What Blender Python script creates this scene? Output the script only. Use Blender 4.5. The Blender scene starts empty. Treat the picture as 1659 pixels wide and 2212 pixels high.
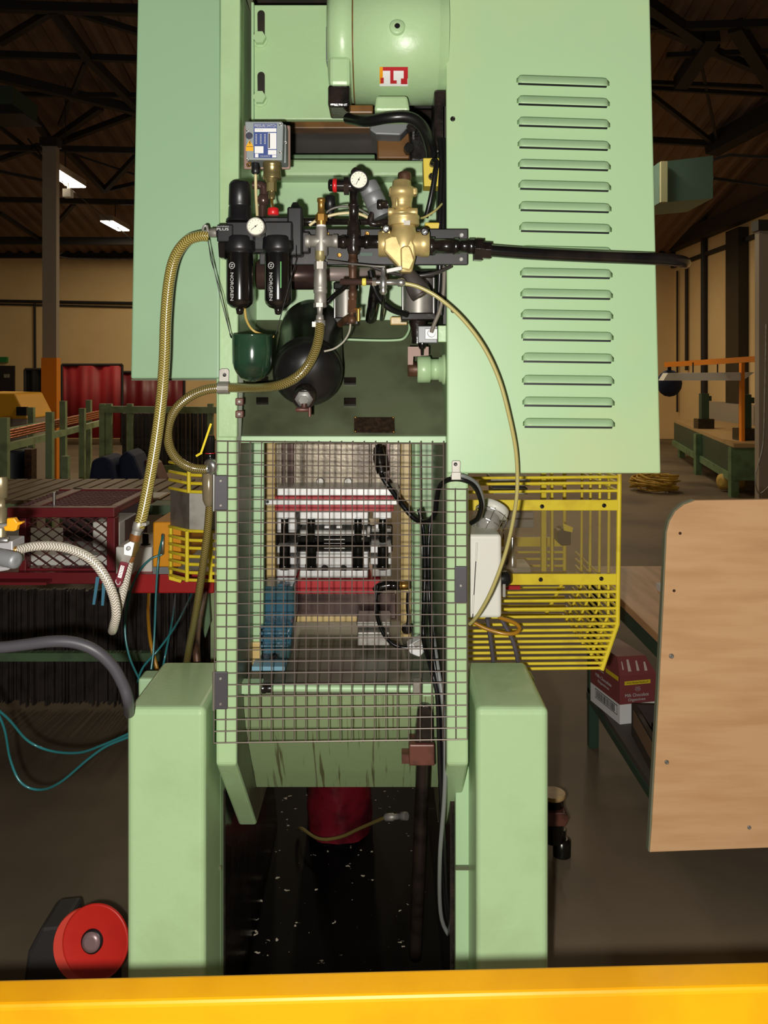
import bpy, bmesh, math, random
from mathutils import Vector, Matrix
random.seed(7)
SC = bpy.context.scene
COL = SC.collection
# ------------------------------------------------------------------ camera, world, light, exposure
F, HZ, CX, H = 1790.0, 805.0, 829.5, 1.6      # focal length (px), eye-level row, centre column, eye height (m)
cam = bpy.data.cameras.new('camera'); camo = bpy.data.objects.new('camera', cam); COL.objects.link(camo)
camo.location = (0, 0, H); camo.rotation_euler = (math.pi/2, 0, 0)
cam.sensor_fit = 'VERTICAL'; cam.sensor_height = 24.0; cam.sensor_width = 18.0
cam.lens = F/2212*24.0; cam.shift_y = -(1106-HZ)/2212; cam.clip_start = 0.05; cam.clip_end = 200
SC.camera = camo
SC.view_settings.view_transform = 'Standard'; SC.view_settings.look = 'None'
SC.view_settings.gamma = 1; SC.view_settings.use_curve_mapping = False
SC.view_settings.exposure = 0.0
w = bpy.data.worlds.new('world'); SC.world = w; w.use_nodes = True
w.node_tree.nodes['Background'].inputs[0].default_value = (1.0, 0.82, 0.62, 1)
w.node_tree.nodes['Background'].inputs[1].default_value = 0.05
FLASH_W = 132.0
fl = bpy.data.lights.new('camera_flash', 'POINT'); fl.energy = FLASH_W; fl.shadow_soft_size = 0.014
fl.color = (1.0, 0.965, 0.90)
flo = bpy.data.objects.new('camera_flash', fl); COL.objects.link(flo); flo.location = (-0.055, 0.0, H-0.04)
fl.use_nodes = True                              # reflector beam: evens out the field like a real flash head
_n = fl.node_tree.nodes; _l = fl.node_tree.links
_em = _n['Emission']; _tc = _n.new('ShaderNodeTexCoord'); _sp = _n.new('ShaderNodeSeparateXYZ')
_l.new(_tc.outputs['Normal'], _sp.inputs[0])
_ab = _n.new('ShaderNodeMath'); _ab.operation = 'ABSOLUTE'; _l.new(_sp.outputs['Y'], _ab.inputs[0])
_mx = _n.new('ShaderNodeMath'); _mx.operation = 'MAXIMUM'; _l.new(_ab.outputs[0], _mx.inputs[0]); _mx.inputs[1].default_value = 0.72
_pw = _n.new('ShaderNodeMath'); _pw.operation = 'POWER'; _l.new(_mx.outputs[0], _pw.inputs[0]); _pw.inputs[1].default_value = -2.15
_l.new(_pw.outputs[0], _em.inputs['Strength'])
LAMP_W = 52.0                                    # each hall fluorescent fitting
# ------------------------------------------------------------------ materials
def lin(c):
    return tuple(((v/255)/12.92 if v/255 <= .04045 else (((v/255)+.055)/1.055)**2.4) for v in c)
MATS = {}
def mat(name, rgb, rough=.5, metal=0., rgb2=None, scale=8., amt=.5, lo=.45, hi=.65, bump=0., bscale=60., stretch=None, spec=.5, alpha=1., trans=0., detail=4., coat=0.):
    if name in MATS: return MATS[name]
    m = bpy.data.materials.new(name); m.use_nodes = True; MATS[name] = m
    nt = m.node_tree; N = nt.nodes; L = nt.links; b = N['Principled BSDF']
    b.inputs['Base Color'].default_value = (*lin(rgb), 1); b.inputs['Roughness'].default_value = rough
    b.inputs['Metallic'].default_value = metal; b.inputs['Specular IOR Level'].default_value = spec
    b.inputs['Alpha'].default_value = alpha; b.inputs['Transmission Weight'].default_value = trans
    b.inputs['Coat Weight'].default_value = coat
    tc = N.new('ShaderNodeTexCoord'); mp = N.new('ShaderNodeMapping'); L.new(tc.outputs['Object'], mp.inputs[0])
    if stretch: mp.inputs['Scale'].default_value = stretch
    if rgb2:
        no = N.new('ShaderNodeTexNoise'); no.inputs['Scale'].default_value = scale; no.inputs['Detail'].default_value = detail
        L.new(mp.outputs[0], no.inputs['Vector'])
        rp = N.new('ShaderNodeValToRGB'); rp.color_ramp.elements[0].position = lo; rp.color_ramp.elements[1].position = hi
        rp.color_ramp.elements[0].color = (0, 0, 0, 1); rp.color_ramp.elements[1].color = (amt, amt, amt, 1)
        L.new(no.outputs['Fac'], rp.inputs[0])
        mx = N.new('ShaderNodeMix'); mx.data_type = 'RGBA'
        mx.inputs['A'].default_value = (*lin(rgb), 1); mx.inputs['B'].default_value = (*lin(rgb2), 1)
        L.new(rp.outputs[0], mx.inputs['Factor']); L.new(mx.outputs['Result'], b.inputs['Base Color'])
    if bump:
        n2 = N.new('ShaderNodeTexNoise'); n2.inputs['Scale'].default_value = bscale; n2.inputs['Detail'].default_value = 3
        L.new(tc.outputs['Object'], n2.inputs['Vector'])
        bp = N.new('ShaderNodeBump'); bp.inputs['Strength'].default_value = bump; bp.inputs['Distance'].default_value = .004
        L.new(n2.outputs['Fac'], bp.inputs['Height']); L.new(bp.outputs[0], b.inputs['Normal'])
    return m
def hose_mat(name, c1, c2, rough=.28, pitch=95., lobes=3.):
    m = bpy.data.materials.new(name); m.use_nodes = True; nt = m.node_tree; N = nt.nodes; L = nt.links; b = N['Principled BSDF']
    uv = N.new('ShaderNodeUVMap'); sp = N.new('ShaderNodeSeparateXYZ'); L.new(uv.outputs[0], sp.inputs[0])
    def M(op, a, c):
        k = N.new('ShaderNodeMath'); k.operation = op
        for i, q in enumerate((a, c)):
            if q is None: continue
            if isinstance(q, (int, float)): k.inputs[i].default_value = q
            else: L.new(q, k.inputs[i])
        return k.outputs[0]
    pp = M('PINGPONG', M('MULTIPLY', sp.outputs['X'], lobes*2), 1.0)
    fr = M('FRACT', M('ADD', M('MULTIPLY', sp.outputs['Y'], pitch), M('MULTIPLY', pp, 1.0)), None)
    tri = M('PINGPONG', M('MULTIPLY', fr, 2.0), 1.0)
    rp = N.new('ShaderNodeValToRGB'); rp.color_ramp.elements[0].color = (*lin(c1), 1); rp.color_ramp.elements[1].color = (*lin(c2), 1)
    rp.color_ramp.elements[0].position = .3; rp.color_ramp.elements[1].position = .7
    L.new(tri, rp.inputs[0]); L.new(rp.outputs[0], b.inputs['Base Color'])
    bp = N.new('ShaderNodeBump'); bp.inputs['Strength'].default_value = .35; bp.inputs['Distance'].default_value = .001
    L.new(tri, bp.inputs['Height']); L.new(bp.outputs[0], b.inputs['Normal'])
    b.inputs['Roughness'].default_value = rough; b.inputs['Coat Weight'].default_value = .7; b.inputs['Coat Roughness'].default_value = .15
    MATS[name] = m; return m
def emit_mat(name, rgb, st):
    m = bpy.data.materials.new(name); m.use_nodes = True; b = m.node_tree.nodes['Principled BSDF']
    b.inputs['Base Color'].default_value = (*lin(rgb), 1); b.inputs['Emission Color'].default_value = (*lin(rgb), 1); b.inputs['Emission Strength'].default_value = st
    MATS[name] = m; return m
GREEN = mat('green_enamel_paint', (170, 200, 152), .36, rgb2=(144, 168, 118), scale=5., amt=.55, lo=.5, hi=.8, bump=.10, bscale=90.)
GREENC = mat('green_sheet_paint', (168, 200, 156), .42, rgb2=(154, 184, 138), scale=2.2, amt=.6, lo=.45, hi=.7, bump=.05, bscale=40.)
GREEND = mat('oily_shaded_green_paint', (94, 102, 76), .42, rgb2=(58, 60, 44), scale=7., amt=.8, lo=.42, hi=.7, bump=.05)  # darker green: oil dirt plus grazing-angle shade put into the colour
GREENS = mat('streaked_green_paint', (132, 152, 110), .4, rgb2=(78, 72, 44), scale=7., amt=.85, lo=.57, hi=.66, stretch=(16, 1, .3))
GREENM = mat('mid_green_machine_paint', (98, 128, 92), .5, rgb2=(60, 74, 52), scale=6., amt=.6)
RACKG = mat('rack_green_paint', (150, 168, 122), .55, rgb2=(108, 116, 88), scale=9., amt=.6)
DKGREEN = mat('dark_green_enamel', (34, 62, 44), .16, rgb2=(16, 30, 20), scale=12., amt=.8, coat=.5)
BENCHG = mat('bench_green_steel', (40, 66, 50), .5)
BLACK = mat('black_plastic', (22, 22, 24), .38)
BLACKG = mat('black_gloss_paint', (15, 14, 14), .16, rgb2=(40, 32, 28), scale=14., amt=.5, coat=.3)
BLACKO = mat('black_oily_iron', (20, 17, 16), .24, rgb2=(46, 35, 30), scale=24., amt=.7, bump=.35, bscale=70.)
TANKM = mat('black_tank_paint', (22, 21, 21), .3, rgb2=(44, 38, 34), scale=9., amt=.5, lo=.5, hi=.7, bump=.03)
RUBBER = mat('black_cable_rubber', (17, 17, 18), .32)
CABLEG = mat('grey_cable_sheath', (120, 124, 120), .45)
HOSEG = mat('grey_rubber_hose', (74, 72, 78), .45)
PLATEB = mat('black_steel_plate', (26, 24, 26), .45, rgb2=(46, 38, 36), scale=18., amt=.5)
STEEL = mat('bright_steel', (205, 205, 202), .26, .9)
SATIN = mat('satin_steel', (164, 160, 152), .48, .6, rgb2=(120, 112, 102), scale=22., amt=.5)
WHITEST = mat('ground_steel', (214, 214, 212), .42, .35, rgb2=(176, 174, 170), scale=40., amt=.4)
ZINC = mat('zinc_plate', (172, 172, 168), .48, .55, rgb2=(120, 112, 104), scale=16., amt=.6)
GREYAL = mat('grey_aluminium', (128, 130, 132), .48, .3)
DARKST = mat('dark_tool_steel', (44, 42, 38), .2, .7)
RUST = mat('rusty_pipe', (92, 62, 42), .48, .3, rgb2=(48, 34, 28), scale=30., amt=.9, bump=.2)
RUSTB = mat('brown_rusted_block', (104, 62, 50), .42, .1, rgb2=(62, 36, 30), scale=20., amt=.9)
BROWNST = mat('brown_oiled_steel', (84, 64, 58), .26, .5, rgb2=(52, 38, 36), scale=10., amt=.7)
DKBROWN = mat('oily_shaded_recess', (30, 24, 17), .5, rgb2=(46, 36, 22), scale=12., amt=.6)  # dark brown: recess grime with its shade put into the colour
BRASS = mat('cast_brass', (196, 174, 116), .4, .45, rgb2=(150, 126, 78), scale=40., amt=.35, bump=.03, bscale=160.)
BRASSY = mat('machined_brass', (190, 144, 72), .28, .8)
OILYR = mat('oily_ram_casting', (150, 138, 116), .34, .2, rgb2=(84, 68, 52), scale=9., amt=.9, lo=.4, hi=.65, bump=.1, bscale=150., stretch=(4, 1, .5))
TAN = mat('tan_gib_strip', (204, 178, 118), .34, rgb2=(172, 142, 84), scale=8., amt=.6, bump=.08)
TANP = mat('tan_primer', (176, 146, 96), .5, rgb2=(120, 92, 56), scale=14., amt=.6)
ORANGEB = mat('brown_varnish', (120, 82, 36), .36, rgb2=(70, 46, 22), scale=12., amt=.7)
RED = mat('red_plate', (178, 36, 42), .4)
REDW = mat('red_frame_paint', (116, 26, 34), .42)
REDM = mat('bright_red_frame', (176, 30, 32), .42)
REDC = mat('red_curtain_vinyl', (150, 26, 34), .6, rgb2=(104, 16, 26), scale=2.5, amt=.7, stretch=(2, 1, .3))
REDDR = mat('wrapped_red_plastic', (104, 22, 32), .16, rgb2=(52, 12, 18), scale=9., amt=.9, bump=1., bscale=26., coat=.6)
REDK = mat('red_knob_plastic', (200, 30, 34), .35)
REDD = mat('red_reel_plastic', (186, 32, 22), .45, rgb2=(140, 20, 16), scale=9., amt=.4)
SALMON = mat('light_red_plastic', (206, 66, 52), .5)
BLUEO = mat('blue_oily_casting', (48, 92, 112), .25, rgb2=(44, 66, 58), scale=14., amt=.9, bump=.3, coat=.3)
BLUED = mat('dark_blue_fabric', (26, 36, 66), .8)
BLUEL = mat('label_blue', (52, 72, 132), .5)
BLUETIE = mat('light_blue_nylon', (84, 150, 178), .4)
TEALT = mat('teal_air_tube', (40, 112, 116), .2)
TEALB = mat('teal_heater_casing', (112, 150, 138), .5)
YEL = mat('yellow_guard_paint', (238, 214, 52), .36, rgb2=(188, 152, 36), scale=16., amt=.55, lo=.5, hi=.75)
YELR = mat('yellow_rail_paint', (180, 128, 4), .36, rgb2=(160, 106, 3), scale=6., amt=.6)
YELD = mat('amber_yellow_paint', (226, 150, 10), .45)
YELB = mat('yellow_box_plastic', (214, 190, 66), .42)
ORANGE = mat('orange_column_paint', (232, 136, 20), .5)
AMBER = mat('amber_tube', (168, 118, 32), .25)
OLIVET = mat('olive_nylon_tube', (176, 166, 104), .3)
CREAMT = mat('cream_nylon_tube', (206, 190, 142), .35)
WHITE = mat('white_enamel', (228, 226, 216), .42, rgb2=(206, 196, 168), scale=6., amt=.5, lo=.6, hi=.75)
DIAL = mat('gauge_dial', (232, 226, 208), .4)
PAPER = mat('paper', (206, 184, 150), .7)
INKW = mat('white_lettering', (188, 188, 186), .5)
INKB = mat('black_lettering', (18, 18, 20), .5)
LABELW = mat('white_label', (226, 226, 224), .5)
GREYB = mat('grey_switch_case', (140, 148, 148), .45, .1)
PINKST = mat('pinkish_zinc_plate', (146, 118, 106), .55, .1)
WOOD = mat('plywood_face', (238, 190, 140), .55, rgb2=(216, 162, 112), scale=3.2, amt=.7, lo=.42, hi=.66, stretch=(.9, 1, 7), detail=6)
WOODE = mat('plywood_edge', (124, 128, 106), .6)
WOODT = mat('bench_wood', (226, 176, 124), .5, rgb2=(180, 130, 86), scale=3., amt=.6, stretch=(8, .8, 1))
SLATW = mat('worn_slat', (128, 106, 78), .55, rgb2=(86, 68, 48), scale=7., amt=.6)
COPPER = mat('copper_tube', (196, 116, 76), .25, .8)
DKRED = mat('dark_maroon_mesh', (84, 34, 36), .5)
CHOC = mat('maroon_carton', (128, 62, 62), .5)
YLAB = mat('yellow_label', (214, 190, 40), .5)
GLASSP = mat('smoky_polycarbonate', (150, 130, 96), .08, alpha=.22)
FROST = mat('frosted_lens', (150, 146, 140), .2, coat=.3)
BARST = mat('grey_bar_stock', (66, 58, 56), .5, .2, rgb2=(40, 36, 36), scale=14., amt=.8)
COLG = mat('grey_column_paint', (156, 144, 130), .6)
LAMPM = emit_mat('lamp_tube', (255, 246, 226), 14.)
GREENLED = mat('green_sight_stripe', (50, 130, 48), .4)
BRAIDY = hose_mat('yellow_braided_hose', (88, 78, 30), (174, 158, 88), rough=.2, pitch=210., lobes=4.)
BRAIDW = hose_mat('clear_braided_hose', (124, 118, 108), (206, 199, 184), pitch=210., lobes=4.)
BRAIDO = hose_mat('olive_braided_hose', (72, 62, 28), (142, 126, 70), rough=.22, pitch=230., lobes=4.)
# ------------------------------------------------------------------ geometry helpers
def P(x, y, d): return Vector(((x-CX)/F*d, d, H-(y-HZ)/F*d))
def px(n, d): return n/F*d
def smooth_path(pts, k=6):
    out = []
    n = len(pts)
    for i in range(n-1):
        p0 = pts[max(i-1, 0)]; p1 = pts[i]; p2 = pts[i+1]; p3 = pts[min(i+2, n-1)]
        for j in range(k):
            t = j/k
            out.append(.5*((2*p1)+(p2-p0)*t+(2*p0-5*p1+4*p2-p3)*t*t+(3*p1-p0-3*p2+p3)*t**3))
    out.append(pts[-1].copy()); return out
def frame(ax):
    ax = ax.normalized(); u = ax.cross(Vector((0, 0, 1)))
    if u.length < 1e-3: u = Vector((1, 0, 0))
    u.normalize(); return u, ax.cross(u).normalized()
class MB:
    def __init__(s): s.v = []; s.f = []; s.mi = []; s.sm = []; s.uv = {}; s.cur = 0
    def add(s, vs, fs, smooth=False, uvs=None):
        o = len(s.v); s.v += [tuple(q) for q in vs]
        for k, f in enumerate(fs):
            s.f.append(tuple(o+i for i in f)); s.mi.append(s.cur); s.sm.append(smooth)
            if uvs: s.uv[len(s.f)-1] = uvs[k]
        return s
    def hexa8(s, a): return s.add(a, [(0, 3, 2, 1), (4, 5, 6, 7), (0, 1, 5, 4), (1, 2, 6, 5), (2, 3, 7, 6), (3, 0, 4, 7)])
    def box(s, x0, y0, z0, x1, y1, z1):
        return s.hexa8([(x0, y0, z0), (x1, y0, z0), (x1, y1, z0), (x0, y1, z0), (x0, y0, z1), (x1, y0, z1), (x1, y1, z1), (x0, y1, z1)])
    def pbox(s, x0, y0, x1, y1, d, dep):
        a = P(x0, y1, d); b = P(x1, y0, d); return s.box(a.x, d, a.z, b.x, d+dep, b.z)
    def wprism(s, pts, vec):
        n = len(pts); vec = Vector(vec)
        vs = list(pts)+[Vector(q)+vec for q in pts]
        return s.add(vs, [tuple(range(n)), tuple(range(2*n-1, n-1, -1))]+[(i, (i+1) % n, n+(i+1) % n, n+i) for i in range(n)])
    def prism(s, poly, d, dep):
        if not isinstance(d, (list, tuple)): d = [d]*len(poly)
        return s.wprism([P(x, y, q) for (x, y), q in zip(poly, d)], (0, dep, 0))
    def tube(s, pts, r, n=10, k=0, caps=True):
        pts = [Vector(q) for q in pts]
        if k: pts = smooth_path(pts, k)
        m = len(pts); rr = r if isinstance(r, (list, tuple)) else [r]*m
        if len(rr) != m: rr = [rr[0]+(rr[-1]-rr[0])*i/(m-1) for i in range(m)]
        vs = []; u = None; ln = 0.; lens = []
        for i, p in enumerate(pts):
            t = (pts[min(i+1, m-1)]-pts[max(i-1, 0)]).normalized()
            if u is None: u, v = frame(t)
            else:
                u = (u-t*u.dot(t))
                if u.length < 1e-5: u, v = frame(t)
                u.normalize(); v = t.cross(u)
            if i: ln += (p-pts[i-1]).length
            lens.append(ln)
            for j in range(n):
                a = 2*math.pi*j/n; vs.append(p+(u*math.cos(a)+v*math.sin(a))*rr[i])
        fs = []; uvs = []
        for i in range(m-1):
            for j in range(n):
                fs.append((i*n+j, i*n+(j+1) % n, (i+1)*n+(j+1) % n, (i+1)*n+j))
                uvs.append(((j/n, lens[i]), ((j+1)/n, lens[i]), ((j+1)/n, lens[i+1]), (j/n, lens[i+1])))
        s.add(vs, fs, n > 6, uvs)
        if caps: s.add(vs[:n], [tuple(range(n-1, -1, -1))]); s.add(vs[-n:], [tuple(range(n))])
        return s
    def cyl(s, a, b, r, r2=None, n=20): return s.tube([a, b], [r, r if r2 is None else r2], n)
    def lathe(s, a, ax, prof, n=24):
        """profile of (t metres along ax, radius)"""
        a = Vector(a); ax = Vector(ax).normalized(); u, v = frame(ax); vs = []
        for t, r in prof:
            for j in range(n):
                g = 2*math.pi*j/n; vs.append(a+ax*t+(u*math.cos(g)+v*math.sin(g))*max(r, 1e-5))
        m = len(prof)
        s.add(vs, [(i*n+j, i*n+(j+1) % n, (i+1)*n+(j+1) % n, (i+1)*n+j) for i in range(m-1) for j in range(n)], True)
        s.add(vs[:n], [tuple(range(n-1, -1, -1))]); s.add(vs[-n:], [tuple(range(n))]); return s
    def vlathe(s, x, d, prof, n=24):
        """vertical axis at column x; profile of (row, half-width px) top to bottom"""
        z0 = P(x, prof[0][0], d); return s.lathe(z0, (0, 0, -1), [(px(y-prof[0][0], d), px(r, d)) for y, r in prof], n)
    def hlathe(s, y, d, prof, n=24):
        """horizontal axis at row y; profile of (column, half-height px) left to right"""
        z0 = P(prof[0][0], y, d); return s.lathe(z0, (1, 0, 0), [(px(x-prof[0][0], d), px(r, d)) for x, r in prof], n)
    def ball(s, c, r, n=16, sc=(1, 1, 1)):
        c = Vector(c); vs = []; m = n//2
        for i in range(m+1):
            th = math.pi*i/m
            for j in range(n):
                a = 2*math.pi*j/n; vs.append(c+Vector((r*math.sin(th)*math.cos(a)*sc[0], r*math.sin(th)*math.sin(a)*sc[1], r*math.cos(th)*sc[2])))
        return s.add(vs, [(i*n+j, i*n+(j+1) % n, (i+1)*n+(j+1) % n, (i+1)*n+j) for i in range(m) for j in range(n)], True)
    def hexn(s, a, b, r): return s.tube([a, b], r, 6)
    def bar(s, a, b, wd, th, up=(0, 0, 1)):
        a = Vector(a); b = Vector(b); t = (b-a).normalized(); up = Vector(up); u = t.cross(up)
        if u.length < 1e-4: u = Vector((1, 0, 0))
        u.normalize(); v = u.cross(t).normalized(); u *= wd/2; v *= th/2
        return s.hexa8([a-u-v, a+u-v, a+u+v, a-u+v, b-u-v, b+u-v, b+u+v, b-u+v])
    def build(s, name, m, parent=None, bevel=0., label=None, seg=2):
        me = bpy.data.meshes.new(name)
        off = root_of(parent) if parent else Vector((0, 0, 0))
        if parent is None:
            xs = [q[0] for q in s.v]; ys = [q[1] for q in s.v]; zs = [q[2] for q in s.v]
            off = Vector(((min(xs)+max(xs))/2, (min(ys)+max(ys))/2, min(zs)))
        me.from_pydata([(a-off.x, b-off.y, c-off.z) for a, b, c in s.v], [], s.f)
        ms = m if isinstance(m, (list, tuple)) else [m]
        for q in ms: me.materials.append(q)
        me.polygons.foreach_set('material_index', s.mi); me.polygons.foreach_set('use_smooth', s.sm)
        if s.uv:
            ul = me.uv_layers.new(name='UVMap')
            for fi, co in s.uv.items():
                for li, c in zip(me.polygons[fi].loop_indices, co): ul.data[li].uv = c
        me.update()
        bm = bmesh.new(); bm.from_mesh(me); bmesh.ops.recalc_face_normals(bm, faces=bm.faces); bm.to_mesh(me); bm.free()
        o = bpy.data.objects.new(name, me); COL.objects.link(o)
        if parent: o.parent = parent
        else: o.location = off
        ROOT[o.name] = off
        if bevel:
            b = o.modifiers.new('bevel', 'BEVEL'); b.width = bevel; b.segments = seg; b.limit_method = 'ANGLE'; b.angle_limit = math.radians(40)
        if label: o['label'] = label
        return o
ROOT = {}
def root_of(o): return ROOT[o.name]
def thing(name, label, cat, loc, group=None):
    o = bpy.data.objects.new(name, None); COL.objects.link(o); o.location = loc; o.empty_display_size = .05
    ROOT[o.name] = Vector(loc); o['label'] = label; o['category'] = cat
    if group: o['group'] = group
    return o
def tag(o, label, cat, group=None, kind=None):
    o['label'] = label; o['category'] = cat
    if group: o['group'] = group
    if kind: o['kind'] = kind
    return o
def struct(o): o['kind'] = 'structure'; return o
def dup(root, loc, label=None, group=None):
    r = root.copy(); COL.objects.link(r); r.location = loc; ROOT[r.name] = Vector(loc)
    if label: r['label'] = label
    if group: r['group'] = group
    for ch in list(root.children):
        c = ch.copy(); COL.objects.link(c); c.parent = r
        for g in list(ch.children):
            e = g.copy(); COL.objects.link(e); e.parent = c
    return r
def text(body, c, h, m, parent, name='lettering', right=(1, 0, 0), up=(0, 0, 1), width=None, depth=.0003, bold=0.):
    """raised lettering centred on world point c, letter height h (m)"""
    cu = bpy.data.curves.new(name, 'FONT'); cu.body = body; cu.align_x = 'CENTER'; cu.align_y = 'CENTER'; cu.size = 1.; cu.extrude = .02; cu.offset = bold
    t = bpy.data.objects.new(name, cu); COL.objects.link(t)
    dg = bpy.context.evaluated_depsgraph_get(); me = bpy.data.meshes.new_from_object(t.evaluated_get(dg))
    bpy.data.objects.remove(t)
    xs = [q.co.x for q in me.vertices]; ys = [q.co.y for q in me.vertices]
    cx = (min(xs)+max(xs))/2; cy = (min(ys)+max(ys))/2; sh = h/(max(ys)-min(ys)); sw = (width/(max(xs)-min(xs))) if width else sh
    R = Vector(right).normalized(); U = Vector(up).normalized(); Nn = R.cross(U); off = root_of(parent)
    for q in me.vertices:
        p = Vector(c)+R*((q.co.x-cx)*sw)+U*((q.co.y-cy)*sh)+Nn*(q.co.z/.02*depth)
        q.co = p-off
    me.materials.clear(); me.materials.append(m); me.update()
    o = bpy.data.objects.new(name, me); COL.objects.link(o); o.parent = parent; ROOT[o.name] = off
    return o
def screw_head(parent, x, y, d, r, m, name='screw'):
    b = MB(); c = P(x, y, d); b.lathe(c, (0, -1, 0), [(0, r), (r*.5, r*.9), (r*.6, r*.5), (r*.35, r*.45)], 12); return b.build(name, m, parent)
# ================================================================== THE HALL
FLOORM = mat('worn_concrete', (112, 98, 80), .6, spec=.2, rgb2=(78, 68, 56), scale=1.1, amt=.8, lo=.4, hi=.65, detail=8, bump=.05, bscale=30)
WALLM = mat('cream_painted_wall', (228, 198, 146), .7, rgb2=(206, 174, 122), scale=.5, amt=.6)
CLADM = mat('brown_upper_cladding', (98, 76, 60), .7)
ROOFM = mat('corrugated_roof', (122, 96, 78), .75)
TRUSSM = mat('dark_truss_steel', (34, 30, 28), .7)
BD, WX = 20.0, 7.0                                # back wall distance, right wall offset
b = MB(); b.box(-14, -4, -.1, WX+.2, BD+.3, 0); struct(b.build('floor', FLOORM))
b = MB(); b.box(-14, BD, 0, WX+.2, BD+.2, 4.52); struct(b.build('wall_back', WALLM))
b = MB(); b.wprism([Vector((-14, y, z)) for y, z in ((-4, 0), (BD, 0), (BD, 9-.225*BD), (-4, 9.9))], (-.2, 0, 0)); struct(b.build('wall_left', WALLM))
b = MB(); b.box(WX, -4, 0, WX+.2, BD, 4.6); struct(b.build('wall_right', WALLM))
def roof_z(y): return 9.0-.225*y
b = MB(); b.wprism([Vector((WX-.02, y, z)) for y, z in ((-4, 4.6), (BD, 4.6), (BD, 4.62), (-4, roof_z(-4)))], (.2, 0, 0))
struct(b.build('trim_1', CLADM))
b = MB(); n = 0
xs = -14.; vs = []
while xs < WX+.25:                                 # corrugations running up the slope
    h = .05 if n % 4 in (1, 2) else 0.
    vs.append((xs, h)); xs += .09 if n % 2 else .05; n += 1
bv = []; bf = []
for i, (x, h) in enumerate(vs):
    bv += [(x, -4, roof_z(-4)-h), (x, BD+.3, roof_z(BD+.3)-h)]
    if i: bf.append((2*i-2, 2*i, 2*i+1, 2*i-1))
b.add(bv, bf); struct(b.build('ceiling', ROOFM))
def rp(x, y, drop=.3):                             # a point just under the roof slope on the ray through a row
    d = (9-1.6-drop)/((HZ-y)/F+.225); return P(x, y, d)
def truss(lines, drop=.3):
    b = MB()
    for (x0, y0, x1, y1, t) in lines:
        p, q = rp(x0, y0, drop), rp(x1, y1, drop); b.bar(p, q, t, t)
    return b
L1 = [(0, 92, 115, 22, .09), (115, 22, 190, 125, .12), (190, 125, 300, 235, .12), (185, 135, 130, 270, .07), (-60, 116, 420, 132, .09), (-60, 12, 420, 26, .12),
      (160, 25, 420, 108, .08), (-60, 150, 400, 265, .14), (-60, 203, 400, 207, .07), (108, 309, 218, 232, .1), (108, 315, 400, 205, .09), (108, 305, 55, 228, .1), (-40, 245, 92, 345, .05)]
L2 = [(-60, 318, 420, 328, .1), (0, 345, 85, 315, .09), (140, 320, 225, 410, .1), (225, 412, 330, 300, .09), (225, 412, 400, 372, .07), (-40, 362, 95, 390, .05), (-60, 430, 420, 440, .1),
      (-60, 520, 420, 522, .16), (0, 460, 90, 520, .07), (160, 440, 90, 520, .07), (150, 330, 420, 420, .03)]
o = truss(L1).build('roof_truss', TRUSSM); tag(o, 'dark lattice roof truss over the left column, nearest the camera', 'roof truss')
o = truss(L2, .4).build('roof_truss', TRUSSM); tag(o, 'dark lattice roof truss further back, near the two lit ceiling lamps', 'roof truss')
L3 = [(1380, 40, 1680, 170, .1), (1380, -5, 1545, 110, .14), (1540, 75, 1470, 180, .2), (1588, 55, 1690, 215, .18), (1400, 178, 1690, 190, .06), (1400, 190, 1690, 207, .06), (1400, 200, 1545, 312, .07),
      (1390, 302, 1560, 312, .1), (1515, 140, 1548, 300, .04), (1400, 60, 1690, 50, .1), (1440, 120, 1690, 110, .07)]
o = truss(L3).build('roof_truss', TRUSSM); tag(o, 'dark roof truss above the teal heater on the right', 'roof truss')
b = MB(); b.bar(rp(1535, 318, .3), rp(1700, 228, .3), .3, .3); struct(b.build('trim_2', TRUSSM))
b = MB(); b.box(WX-.22, -2, 4.5, WX, BD, 4.82); b.box(WX-.08, -2, 4.12, WX, BD, 4.2); struct(b.build('trim_3', TRUSSM))
b = MB(); b.box(-12, BD-.1, 4.36, WX, BD, 4.56); struct(b.build('trim_4', TRUSSM))
b = MB(); b.tube([P(-60, 649, BD-.06), P(700, 662, BD-.06)], .035, 8); b.tube([P(-60, 656, BD-.05), P(700, 672, BD-.05)], .02, 8); b.tube([P(75, 655, BD-.05), P(76, 800, BD-.05)], .03, 8)
tag(b.build('wall_conduit', TRUSSM), 'dark pipe run along the far cream wall on the left', 'pipe')
b = MB(); b.tube([P(135, 545, BD-.15), P(150, 558, BD-.15), P(420, 561, BD-.15)], .022, 8, 3); tag(b.build('eaves_conduit', ZINC), 'thin shiny conduit under the far eaves on the left', 'pipe')
def wconduit(x, y0, y1, r, lab, m=TRUSSM):
    d = (WX-.06)*F/(x-CX); b = MB(); b.tube([P(x, y0, d), P(x, y1, d)], r, 8); tag(b.build('wall_conduit', m), lab, 'pipe')
wconduit(1463, 585, 890, .025, 'thin dark conduit in the far right wall corner')
wconduit(1483, 560, 800, .04, 'conduit on the right wall, second from the far corner')
wconduit(1521, 470, 900, .075, 'brown conduit on the right wall, left of the black trunking')
d = 16.2; b = MB(); b.box(WX-.2, 15.9, .95, WX-.002, 16.5, 4.4); tag(b.build('cable_trunking', BLACK), 'wide black cable trunking on the right wall', 'trunking')
b = MB(); b.box(WX-.35, 14.9, .62, WX, 17.2, 1.0); b.box(WX-.3, 14.9, .2, WX, 16.5, .62)
tag(b.build('wall_cabinet', COLG), 'grey cabinet below the black trunking on the right wall', 'cabinet')
b = MB(); b.box(*P(-20, 930, BD-.05)[:2], 0, P(31, 790, BD-.05).x, BD, P(31, 790, BD-.05).z); dr = b.build('door_1', mat('dark_door', (34, 30, 30), .5)); struct(dr)
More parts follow.
